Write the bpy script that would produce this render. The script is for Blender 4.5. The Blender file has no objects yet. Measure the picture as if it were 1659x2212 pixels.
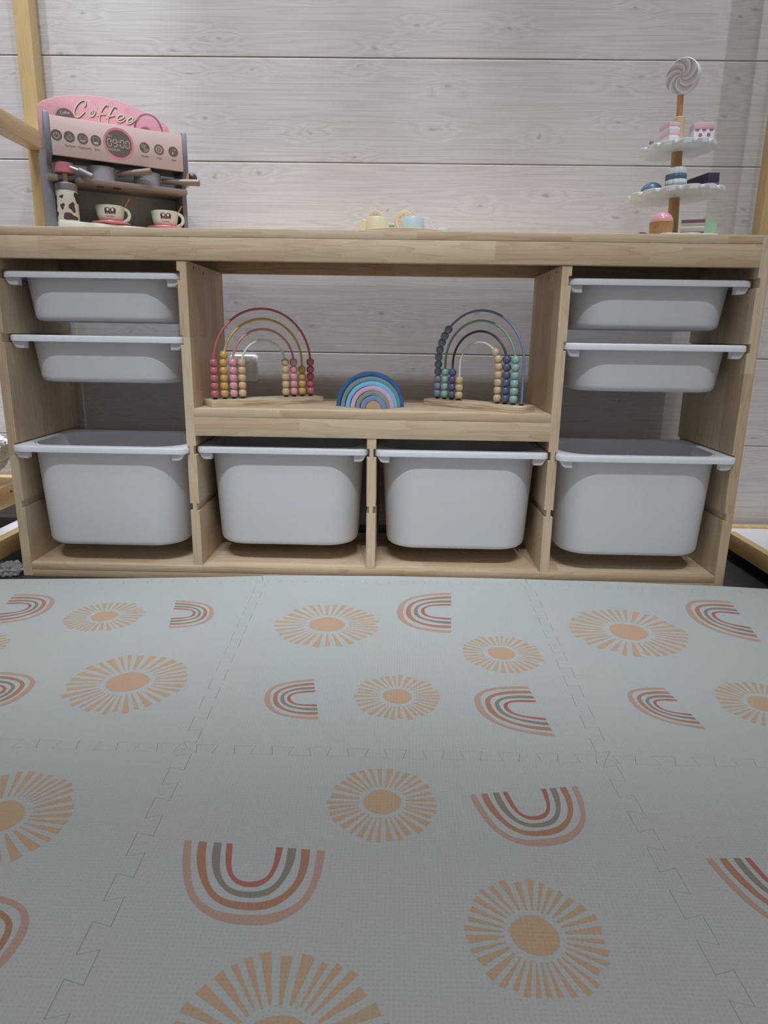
import bpy, bmesh, math, random
from mathutils import Vector, Matrix
rnd = random.Random(7)
S = 0.01                                    # everything below is written in centimetres
scene = bpy.context.scene
COL = scene.collection

# ---------------------------------------------------------------- camera
a, b, r = math.radians(-14.456), math.radians(.9947), math.radians(.8571)
R0 = Vector((math.cos(b), math.sin(b), 0)); F0 = Vector((-math.sin(b), math.cos(b), 0)); ZZ = Vector((0, 0, 1))
FW = F0 * math.cos(a) + ZZ * math.sin(a); U0 = -F0 * math.sin(a) + ZZ * math.cos(a)
RT = R0 * math.cos(r) + U0 * math.sin(r); UP = -R0 * math.sin(r) + U0 * math.cos(r)
cam = bpy.data.cameras.new('camera'); camo = bpy.data.objects.new('camera', cam); COL.objects.link(camo)
mw = Matrix((RT, UP, -FW)).transposed().to_4x4(); mw.translation = Vector((6.0028, -160.4974, 59.7374)) * S
camo.matrix_world = mw
cam.sensor_fit = 'HORIZONTAL'; cam.sensor_width = 36; cam.lens = 36 * 1470.74 / 1659; cam.clip_start = .02
scene.camera = camo
# ---------------------------------------------------------------- world, lamps, exposure
w = bpy.data.worlds.new('world'); scene.world = w; w.use_nodes = True
w.node_tree.nodes['Background'].inputs[0].default_value = (1, .975, .945, 1)
w.node_tree.nodes['Background'].inputs[1].default_value = 1
wt = w.node_tree; wc = wt.nodes.new('ShaderNodeTexCoord'); wsx = wt.nodes.new('ShaderNodeSeparateXYZ'); wr = wt.nodes.new('ShaderNodeValToRGB')
wt.links.new(wc.outputs['Generated'], wsx.inputs[0]); wt.links.new(wsx.outputs[2], wr.inputs[0]); wt.links.new(wr.outputs[0], wt.nodes['Background'].inputs[0])
wr.color_ramp.elements[0].color = (.315, .30, .285, 1); wr.color_ramp.elements[0].position = .15      # bright room around, dimmer ceiling
wr.color_ramp.elements[1].color = (.26, .25, .24, 1); wr.color_ramp.elements[1].position = .75
scene.view_settings.view_transform = 'Standard'; scene.view_settings.look = 'None'
scene.view_settings.gamma = 1; scene.view_settings.exposure = 0
def spot(x, y, z, tx, ty, tz, watt, size, deg, blend=.8, col=(1, .965, .95)):
    l = bpy.data.lights.new('ceiling_or_fill_lamp', 'SPOT'); l.energy = watt; l.shadow_soft_size = size
    l.spot_size = math.radians(deg); l.spot_blend = blend; l.color = col
    o = bpy.data.objects.new('ceiling_or_fill_lamp', l); COL.objects.link(o); o.location = Vector((x, y, z)) * S
    o.rotation_euler = (Vector((tx, ty, tz)) - Vector((x, y, z))).to_track_quat('-Z', 'Y').to_euler()
COOL = (.90, .955, 1.0); WASH = (.83, .885, 1.0)
for k in range(9):                            # wall washers high above the unit
    dx = -165 + 40 * k
    spot(dx, -50, 600, dx, 38, 88, (720, 870, 980, 1030, 960, 740, 460, 290, 240)[k], .045, 11.5, 1, WASH)
for dx in (-60, -20, 20, 60):                 # lamps in front of the unit
    spot(dx, -150, 400, dx, -74, 0, 20, .035, 50, 1, COOL)
for dx in (-100, -55, -10, 35, 80):           # lamps further into the room
    spot(dx, -245, 400, dx * .8, -1, 21, 126, .035, 25, 1, COOL)
spot(-122, -60, 300, -84, 38, 100, 48, .02, 34, 1, COOL)
spot(-20, -60, 300, -100, 38, 100, 34, .02, 30, 1, COOL)
spot(170, -60, 300, 88, 38, 100, 46, .02, 32, 1, COOL)
spot(-20, -120, 330, -25, 38, 152, 46, .03, 38, 1, WASH)  # added fill that brightens the upper left wall, no lamp of the room

# ---------------------------------------------------------------- material helpers
def newmat(name):
    m = bpy.data.materials.new(name); m.use_nodes = True
    nt = m.node_tree; return m, nt, nt.nodes['Principled BSDF']
def N(nt, t, **kw):
    n = nt.nodes.new(t)
    for k, v in kw.items():
        if k.startswith('i'): n.inputs[int(k[1:])].default_value = v
        else: setattr(n, k, v)
    return n
def srgb(c):
    return tuple((x / 255 / 12.92) if x / 255 <= .04045 else ((x / 255 + .055) / 1.055) ** 2.4 for x in c) + (1,)
def plain(name, c, rough=.5, **kw):
    m, nt, p = newmat(name); p.inputs['Base Color'].default_value = c if len(c) == 4 else tuple(c) + (1,)
    p.inputs['Roughness'].default_value = rough
    # faint mottling so that the surface is not dead flat
    tc = N(nt, 'ShaderNodeTexCoord'); nz = N(nt, 'ShaderNodeTexNoise'); nz.inputs['Scale'].default_value = 60
    nt.links.new(tc.outputs['Object'], nz.inputs['Vector'])
    bp = N(nt, 'ShaderNodeBump'); bp.inputs['Strength'].default_value = kw.pop('bump', .04); bp.inputs['Distance'].default_value = .001
    nt.links.new(nz.outputs['Fac'], bp.inputs['Height']); nt.links.new(bp.outputs[0], p.inputs['Normal'])
    for k, v in kw.items(): p.inputs[k.replace('_', ' ')].default_value = v
    return m
def paint(name, rgb, rough=.42, k=1.0, **kw):
    g_ = sum(rgb) / 3; rgb = tuple(g_ + (x - g_) * .86 for x in rgb); c = srgb(rgb); return plain(name, (c[0] * k, c[1] * k, c[2] * k, 1), rough, **kw)

def wood(name, axis, light, dark, block=(.34, .055), gs=1.0, tint=.5, rough=.55, rings=1.0):
    """pine; axis = grain direction (0 x, 1 y, 2 z); glued blocks of slightly different tone"""
    m, nt, p = newmat(name); L = nt.links
    tc = N(nt, 'ShaderNodeTexCoord'); oi = N(nt, 'ShaderNodeObjectInfo')
    sp = N(nt, 'ShaderNodeSeparateXYZ'); L.new(tc.outputs['Object'], sp.inputs[0])
    others = [i for i in (0, 1, 2) if i != axis]
    add = N(nt, 'ShaderNodeMath', operation='ADD'); L.new(sp.outputs[others[0]], add.inputs[0]); L.new(sp.outputs[others[1]], add.inputs[1])
    off = N(nt, 'ShaderNodeMath', operation='MULTIPLY'); L.new(oi.outputs['Random'], off.inputs[0]); off.inputs[1].default_value = 7.3
    al = N(nt, 'ShaderNodeMath', operation='ADD'); L.new(sp.outputs[axis], al.inputs[0]); L.new(off.outputs[0], al.inputs[1])
    cb = N(nt, 'ShaderNodeCombineXYZ'); L.new(al.outputs[0], cb.inputs[0]); L.new(add.outputs[0], cb.inputs[1])
    br = N(nt, 'ShaderNodeTexBrick'); br.offset = .37; br.squash = 1
    L.new(cb.outputs[0], br.inputs['Vector'])
    br.inputs['Scale'].default_value = 1; br.inputs['Brick Width'].default_value = block[0]; br.inputs['Row Height'].default_value = block[1]
    br.inputs['Mortar Size'].default_value = .0; br.inputs['Color1'].default_value = (0, 0, 0, 1); br.inputs['Color2'].default_value = (1, 1, 1, 1)
    br.inputs['Mortar'].default_value = (.5, .5, .5, 1)
    # per-block shift of the grain
    sc = N(nt, 'ShaderNodeMath', operation='MULTIPLY'); L.new(br.outputs['Color'], sc.inputs[0]); sc.inputs[1].default_value = 3.1
    m1 = N(nt, 'ShaderNodeMath', operation='MULTIPLY'); L.new(al.outputs[0], m1.inputs[0]); m1.inputs[1].default_value = 2.3 * gs
    m2 = N(nt, 'ShaderNodeMath', operation='MULTIPLY'); L.new(add.outputs[0], m2.inputs[0]); m2.inputs[1].default_value = 34 * gs
    c2 = N(nt, 'ShaderNodeCombineXYZ'); L.new(m1.outputs[0], c2.inputs[0]); L.new(m2.outputs[0], c2.inputs[1]); L.new(sc.outputs[0], c2.inputs[2])
    nz = N(nt, 'ShaderNodeTexNoise'); nz.inputs['Scale'].default_value = 1; nz.inputs['Detail'].default_value = 1.5; L.new(c2.outputs[0], nz.inputs['Vector'])
    mm = N(nt, 'ShaderNodeMath', operation='MULTIPLY'); L.new(nz.outputs['Fac'], mm.inputs[0]); mm.inputs[1].default_value = 8 * rings
    fr = N(nt, 'ShaderNodeMath', operation='FRACT'); L.new(mm.outputs[0], fr.inputs[0])
    pw = N(nt, 'ShaderNodeMath', operation='POWER'); L.new(fr.outputs[0], pw.inputs[0]); pw.inputs[1].default_value = 2.5
    n2 = N(nt, 'ShaderNodeTexNoise'); n2.inputs['Scale'].default_value = 6; n2.inputs['Detail'].default_value = 3; L.new(c2.outputs[0], n2.inputs['Vector'])
    s1 = N(nt, 'ShaderNodeMath', operation='MULTIPLY'); L.new(pw.outputs[0], s1.inputs[0]); s1.inputs[1].default_value = .36
    s2 = N(nt, 'ShaderNodeMath', operation='MULTIPLY_ADD'); L.new(n2.outputs['Fac'], s2.inputs[0]); s2.inputs[1].default_value = .38; L.new(s1.outputs[0], s2.inputs[2])
    s3 = N(nt, 'ShaderNodeMath', operation='MULTIPLY_ADD'); L.new(br.outputs['Color'], s3.inputs[0]); s3.inputs[1].default_value = tint; L.new(s2.outputs[0], s3.inputs[2])
    cr = N(nt, 'ShaderNodeValToRGB'); L.new(s3.outputs[0], cr.inputs[0])
    cr.color_ramp.elements[0].color = light; cr.color_ramp.elements[1].color = dark; cr.color_ramp.elements[1].position = 1.1 if False else 1.0
    L.new(cr.outputs[0], p.inputs['Base Color']); p.inputs['Roughness'].default_value = rough
    bp = N(nt, 'ShaderNodeBump'); bp.inputs['Strength'].default_value = .12; bp.inputs['Distance'].default_value = .0006
    L.new(s2.outputs[0], bp.inputs['Height']); L.new(bp.outputs[0], p.inputs['Normal'])
    return m
PL, PD = (.70, .585, .435, 1), (.47, .325, .195, 1)
M = {}
for i, n in enumerate('xyz'):
    M['pine_' + n] = wood('pine_' + n, i, PL, PD)
YL, YD = (.66, .49, .25, 1), (.47, .31, .12, 1)
M['bed_z'] = wood('varnished_pine_z', 2, YL, YD, block=(3, .5), tint=.1, gs=1.3, rough=.35)
M['bed_y'] = wood('varnished_pine_y', 1, YL, YD, block=(3, .5), tint=.1, gs=1.3, rough=.35)
m, nt, p = newmat('plywood'); L = nt.links
tc = N(nt, 'ShaderNodeTexCoord'); mp = N(nt, 'ShaderNodeMapping'); L.new(tc.outputs['Object'], mp.inputs[0]); mp.inputs['Scale'].default_value = (12, 12, 240)
nz = N(nt, 'ShaderNodeTexNoise'); nz.inputs['Scale'].default_value = 1; nz.inputs['Detail'].default_value = 3; L.new(mp.outputs[0], nz.inputs['Vector'])
cr = N(nt, 'ShaderNodeValToRGB'); L.new(nz.outputs['Fac'], cr.inputs[0]); cr.color_ramp.elements[0].position = .35; cr.color_ramp.elements[0].color = (.40, .29, .18, 1)
cr.color_ramp.elements[1].position = .55; cr.color_ramp.elements[1].color = (.66, .55, .41, 1); L.new(cr.outputs[0], p.inputs['Base Color'])
M['ply'] = m
M['beech'] = wood('beech', 2, (.52, .30, .13, 1), (.36, .19, .08, 1), block=(3, .5), tint=.1, rough=.4)
M['bead_wood'] = wood('bead_wood', 2, (.70, .54, .36, 1), (.56, .39, .23, 1), block=(3, .5), tint=.1, rough=.35, gs=3)

# white plastic
m, nt, p = newmat('white_plastic')
p.inputs['Base Color'].default_value = (.83, .855, .915, 1); p.inputs['Roughness'].default_value = .42
p.inputs['Subsurface Weight'].default_value = .25; p.inputs['Subsurface Radius'].default_value = (.6, .5, .42); p.inputs['Subsurface Scale'].default_value = .01
tc = N(nt, 'ShaderNodeTexCoord'); nz = N(nt, 'ShaderNodeTexNoise'); nz.inputs['Scale'].default_value = 900; nt.links.new(tc.outputs['Object'], nz.inputs['Vector'])
bp = N(nt, 'ShaderNodeBump'); bp.inputs['Strength'].default_value = .05; bp.inputs['Distance'].default_value = .0005
nt.links.new(nz.outputs['Fac'], bp.inputs['Height']); nt.links.new(bp.outputs[0], p.inputs['Normal'])
tl = N(nt, 'ShaderNodeBsdfTranslucent'); tl.inputs['Color'].default_value = (.88, .87, .86, 1)
ms = N(nt, 'ShaderNodeMixShader'); ms.inputs[0].default_value = .22; out = nt.nodes['Material Output']
nt.links.new(p.outputs[0], ms.inputs[1]); nt.links.new(tl.outputs[0], ms.inputs[2]); nt.links.new(ms.outputs[0], out.inputs['Surface'])
M['plastic'] = m

# washed pine wall boards
def wallmat():
    m, nt, p = newmat('washed_pine_boards'); L = nt.links
    tc = N(nt, 'ShaderNodeTexCoord'); sp = N(nt, 'ShaderNodeSeparateXYZ'); L.new(tc.outputs['Object'], sp.inputs[0])
    zz = N(nt, 'ShaderNodeMath', operation='SUBTRACT'); L.new(sp.outputs[2], zz.inputs[0]); zz.inputs[1].default_value = .303
    dv = N(nt, 'ShaderNodeMath', operation='DIVIDE'); L.new(zz.outputs[0], dv.inputs[0]); dv.inputs[1].default_value = .2465
    fl = N(nt, 'ShaderNodeMath', operation='FLOOR'); L.new(dv.outputs[0], fl.inputs[0])
    sh = N(nt, 'ShaderNodeMath', operation='MULTIPLY_ADD'); L.new(fl.outputs[0], sh.inputs[0]); sh.inputs[1].default_value = 3.71; L.new(sp.outputs[0], sh.inputs[2])
    def vec(ax, az, extra=None):
        m1 = N(nt, 'ShaderNodeMath', operation='MULTIPLY'); L.new(sh.outputs[0], m1.inputs[0]); m1.inputs[1].default_value = ax
        m2 = N(nt, 'ShaderNodeMath', operation='MULTIPLY'); L.new(sp.outputs[2], m2.inputs[0]); m2.inputs[1].default_value = az
        c = N(nt, 'ShaderNodeCombineXYZ'); L.new(m1.outputs[0], c.inputs[0]); L.new(m2.outputs[0], c.inputs[1])
        return c
    # knots first: they bend the grain around them
    kv = vec(4.0, 7.6)
    kn0 = N(nt, 'ShaderNodeTexNoise'); kn0.inputs['Scale'].default_value = 9; L.new(kv.outputs[0], kn0.inputs['Vector'])
    kadd = N(nt, 'ShaderNodeMixRGB', blend_type='LINEAR_LIGHT'); kadd.inputs[0].default_value = .07; L.new(kv.outputs[0], kadd.inputs[1]); L.new(kn0.outputs['Color'], kadd.inputs[2])
    vo = N(nt, 'ShaderNodeTexVoronoi'); vo.inputs['Scale'].default_value = 1; vo.voronoi_dimensions = '2D'; L.new(kadd.outputs[0], vo.inputs['Vector'])
    kk = N(nt, 'ShaderNodeMapRange'); kk.inputs['From Min'].default_value = .01; kk.inputs['From Max'].default_value = .045; kk.inputs['To Min'].default_value = 1; kk.inputs['To Max'].default_value = 0
    kk.interpolation_type = 'SMOOTHSTEP'; L.new(vo.outputs['Distance'], kk.inputs['Value'])
    around = N(nt, 'ShaderNodeMapRange'); around.inputs['From Min'].default_value = 0; around.inputs['From Max'].default_value = .34; around.inputs['To Min'].default_value = 1; around.inputs['To Max'].default_value = 0
    around.interpolation_type = 'SMOOTHSTEP'; L.new(vo.outputs['Distance'], around.inputs['Value'])
    # flowing grain
    g = vec(1.1, 26); gn = N(nt, 'ShaderNodeTexNoise'); gn.inputs['Scale'].default_value = 1; gn.inputs['Detail'].default_value = 2; gn.inputs['Distortion'].default_value = .25
    L.new(g.outputs[0], gn.inputs['Vector'])
    gm = N(nt, 'ShaderNodeMath', operation='MULTIPLY'); L.new(gn.outputs['Fac'], gm.inputs[0]); gm.inputs[1].default_value = 9
    ga = N(nt, 'ShaderNodeMath', operation='MULTIPLY_ADD'); L.new(around.outputs[0], ga.inputs[0]); ga.inputs[1].default_value = 1.6; L.new(gm.outputs[0], ga.inputs[2])
    fr = N(nt, 'ShaderNodeMath', operation='PINGPONG'); L.new(ga.outputs[0], fr.inputs[0]); fr.inputs[1].default_value = .5
    f = vec(2.6, 260); fn = N(nt, 'ShaderNodeTexNoise'); fn.inputs['Scale'].default_value = 1; fn.inputs['Detail'].default_value = 4; fn.inputs['Roughness'].default_value = .65; L.new(f.outputs[0], fn.inputs['Vector'])
    bnd = vec(.5, 5); bn = N(nt, 'ShaderNodeTexNoise'); bn.inputs['Scale'].default_value = 1; bn.inputs['Detail'].default_value = 2; L.new(bnd.outputs[0], bn.inputs['Vector'])
    t1 = N(nt, 'ShaderNodeMath', operation='MULTIPLY'); L.new(fr.outputs[0], t1.inputs[0]); t1.inputs[1].default_value = .62
    t2 = N(nt, 'ShaderNodeMath', operation='MULTIPLY_ADD'); L.new(fn.outputs['Fac'], t2.inputs[0]); t2.inputs[1].default_value = .95; L.new(t1.outputs[0], t2.inputs[2])
    t3 = N(nt, 'ShaderNodeMath', operation='MULTIPLY_ADD'); L.new(bn.outputs['Fac'], t3.inputs[0]); t3.inputs[1].default_value = .45; L.new(t2.outputs[0], t3.inputs[2])
    t4 = N(nt, 'ShaderNodeMath', operation='SUBTRACT'); L.new(t3.outputs[0], t4.inputs[0]); t4.inputs[1].default_value = .5
    cr = N(nt, 'ShaderNodeValToRGB'); L.new(t4.outputs[0], cr.inputs[0])
    cr.color_ramp.elements[0].color = (.71, .67, .66, 1); cr.color_ramp.elements[0].position = .12
    cr.color_ramp.elements[1].color = (.44, .395, .375, 1); cr.color_ramp.elements[1].position = .95
    e = cr.color_ramp.elements.new(.5); e.color = (.62, .58, .565, 1)
    mx = N(nt, 'ShaderNodeMixRGB'); k2 = N(nt, 'ShaderNodeMath', operation='MULTIPLY'); L.new(kk.outputs[0], k2.inputs[0]); k2.inputs[1].default_value = .5
    L.new(k2.outputs[0], mx.inputs[0]); L.new(cr.outputs[0], mx.inputs[1]); mx.inputs[2].default_value = (.30, .25, .22, 1)
    L.new(mx.outputs[0], p.inputs['Base Color']); p.inputs['Roughness'].default_value = .6
    bp = N(nt, 'ShaderNodeBump'); bp.inputs['Strength'].default_value = .25; bp.inputs['Distance'].default_value = .0006; bp.invert = True
    L.new(t2.outputs[0], bp.inputs['Height']); L.new(bp.outputs[0], p.inputs['Normal'])
    return m
M['wall'] = wallmat()

def tilemat():
    m, nt, p = newmat('dark_stone_tile'); L = nt.links
    tc = N(nt, 'ShaderNodeTexCoord'); br = N(nt, 'ShaderNodeTexBrick'); br.offset = 0; L.new(tc.outputs['Object'], br.inputs['Vector'])
    br.inputs['Scale'].default_value = 1; br.inputs['Brick Width'].default_value = .6; br.inputs['Row Height'].default_value = .6; br.inputs['Mortar Size'].default_value = .002
    br.inputs['Color1'].default_value = (.045, .048, .052, 1); br.inputs['Color2'].default_value = (.055, .057, .06, 1); br.inputs['Mortar'].default_value = (.01, .01, .01, 1)
    nz = N(nt, 'ShaderNodeTexNoise'); nz.inputs['Scale'].default_value = 9; nz.inputs['Detail'].default_value = 6; L.new(tc.outputs['Object'], nz.inputs['Vector'])
    mx = N(nt, 'ShaderNodeMixRGB', blend_type='MULTIPLY'); mx.inputs[0].default_value = .6; L.new(br.outputs[0], mx.inputs[1]); L.new(nz.outputs['Color'], mx.inputs[2])
    L.new(mx.outputs[0], p.inputs['Base Color']); p.inputs['Roughness'].default_value = .4
    return m
M['tile'] = tilemat()

def foammat(name, col):
    m, nt, p = newmat(name); L = nt.links
    tc = N(nt, 'ShaderNodeTexCoord')
    nz = N(nt, 'ShaderNodeTexNoise'); nz.inputs['Scale'].default_value = 7; nz.inputs['Detail'].default_value = 2; L.new(tc.outputs['Object'], nz.inputs['Vector'])
    mx = N(nt, 'ShaderNodeMixRGB', blend_type='MULTIPLY'); mx.inputs[0].default_value = .06; mx.inputs[1].default_value = col; L.new(nz.outputs['Color'], mx.inputs[2])
    vo = N(nt, 'ShaderNodeTexVoronoi'); vo.inputs['Scale'].default_value = 210; vo.inputs['Randomness'].default_value = .25; L.new(tc.outputs['Object'], vo.inputs['Vector'])
    mr = N(nt, 'ShaderNodeMapRange'); mr.inputs['From Min'].default_value = .05; mr.inputs['From Max'].default_value = .4; L.new(vo.outputs['Distance'], mr.inputs['Value'])
    m3 = N(nt, 'ShaderNodeMixRGB', blend_type='MULTIPLY'); m3.inputs[0].default_value = .10; L.new(mx.outputs[0], m3.inputs[1]); L.new(mr.outputs[0], m3.inputs[2])
    L.new(m3.outputs[0], p.inputs['Base Color']); p.inputs['Roughness'].default_value = .62
    bp = N(nt, 'ShaderNodeBump'); bp.inputs['Strength'].default_value = .35; bp.inputs['Distance'].default_value = .0006
    L.new(mr.outputs[0], bp.inputs['Height']); L.new(bp.outputs[0], p.inputs['Normal'])
    return m
M['foam'] = foammat('foam_mat', (.60, .645, .65, 1))
M['p_peach'] = foammat('print_peach', (.67, .47, .33, 1))
M['p_sand'] = foammat('print_sand', (.62, .48, .34, 1))
M['p_pink'] = foammat('print_pink', (.60, .41, .35, 1))
M['p_terra'] = foammat('print_terracotta', (.52, .27, .19, 1))
M['p_grey'] = foammat('print_grey', (.32, .30, .27, 1))
M['p_red'] = foammat('print_red', (.52, .19, .165, 1))

for n, c, ro in (('blush', (222, 192, 186), .5), ('rose', (222, 158, 168), .45), ('coral', (232, 134, 145), .5), ('taupe', (118, 98, 88), .5), ('greyblue', (128, 128, 138), .5),
              ('cream', (232, 226, 196), .5), ('brown', (142, 122, 112), .4), ('dkbrown', (84, 66, 60), .4), ('offwhite', (216, 220, 206), .35), ('pinkcup', (214, 122, 136), .35),
              ('cow', (80, 58, 62), .5), ('milk', (228, 222, 206), .45), ('lidgrey', (140, 136, 138), .5), ('potgrey', (176, 178, 190), .35), ('backgrey', (172, 166, 158), .55),
              ('line', (248, 214, 200), .5), ('pale', (214, 196, 188), .5), ('white', (226, 230, 232), .4), ('platew', (226, 230, 230), .4), ('black', (26, 27, 32), .35),
              ('w_red', (196, 104, 112), .35), ('w_yel', (204, 178, 96), .35), ('w_pnk', (208, 150, 146), .35), ('w_wht', (222, 226, 224), .3),
              ('w_blu', (112, 134, 178), .35), ('w_grn', (122, 172, 156), .35), ('w_drk', (76, 72, 84), .3), 
              ('b_red', (196, 108, 116), .25), ('b_yel', (212, 172, 92), .25), ('b_pnk', (226, 160, 172), .25),
              ('b_blu', (124, 144, 164), .3), ('b_grn', (144, 188, 182), .28), ('b_nvy', (92, 98, 134), .3),
              ('r_navy', (38, 96, 160), .5), ('r_teal', (116, 144, 150), .5), ('r_sky', (112, 190, 226), .5), ('r_lil', (208, 166, 206), .5), ('r_sage', (130, 146, 134), .5), ('r_blue', (112, 138, 192), .5), ('r_wood', (184, 150, 120), .5),
              ('c_pink', (232, 190, 200), .4), ('c_mag', (190, 100, 140), .4), ('c_navy', (82, 108, 134), .4), ('c_slate', (140, 156, 168), .4), ('c_plum', (62, 44, 72), .45), ('c_purp', (118, 84, 104), .45), ('c_tan', (190, 172, 144), .5), ('c_pale', (206, 210, 232), .4),
              ('c_green', (166, 204, 168), .4), ('c_dome', (230, 158, 176), .25), ('l_blue', (160, 178, 196), .4), ('l_peach', (224, 188, 176), .4),
              ('y_cup', (228, 216, 178), .35), ('b_cup', (186, 208, 216), .35), ('g_blk', (112, 152, 96), .5), ('tray', (214, 200, 170), .5), ('lemon', (222, 196, 140), .5), ('lemon_rind', (232, 200, 150), .5), ('orange', (236, 190, 128), .5), ('orange_rind', (240, 198, 150), .5),
              ('fleece', (225, 222, 224), .9), ('switch_white', (248, 250, 253), .3), ('skirting', (112, 112, 110), .8), ('boardw', (226, 226, 230), .5), ('dark', (50, 44, 42), .7), ('bluecap', (88, 110, 170), .4)):
    M[n] = paint(n, c, ro)
m, nt, p = newmat('clear_plastic'); nt.nodes.remove(p)          # thin clear shell: see-through with a sharp sheen
tr = N(nt, 'ShaderNodeBsdfTransparent'); tr.inputs[0].default_value = (.96, .95, .97, 1); gl = N(nt, 'ShaderNodeBsdfGlossy'); gl.inputs['Roughness'].default_value = .06
fz = N(nt, 'ShaderNodeFresnel'); fz.inputs['IOR'].default_value = 1.14; mxs = N(nt, 'ShaderNodeMixShader')
nt.links.new(fz.outputs[0], mxs.inputs[0]); nt.links.new(tr.outputs[0], mxs.inputs[1]); nt.links.new(gl.outputs[0], mxs.inputs[2]); nt.links.new(mxs.outputs[0], nt.nodes['Material Output'].inputs['Surface'])
M['clear'] = m
m, nt, p = newmat('plastic_film'); p.inputs['Transmission Weight'].default_value = .75; p.inputs['Roughness'].default_value = .12; p.inputs['IOR'].default_value = 1.3; p.inputs['Base Color'].default_value = (.9, .92, .95, 1)
M['film'] = m
m, nt, p = newmat('bare_metal'); p.inputs['Metallic'].default_value = 1; p.inputs['Roughness'].default_value = .25; p.inputs['Base Color'].default_value = (.7, .7, .7, 1)
M['metal'] = m

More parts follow.
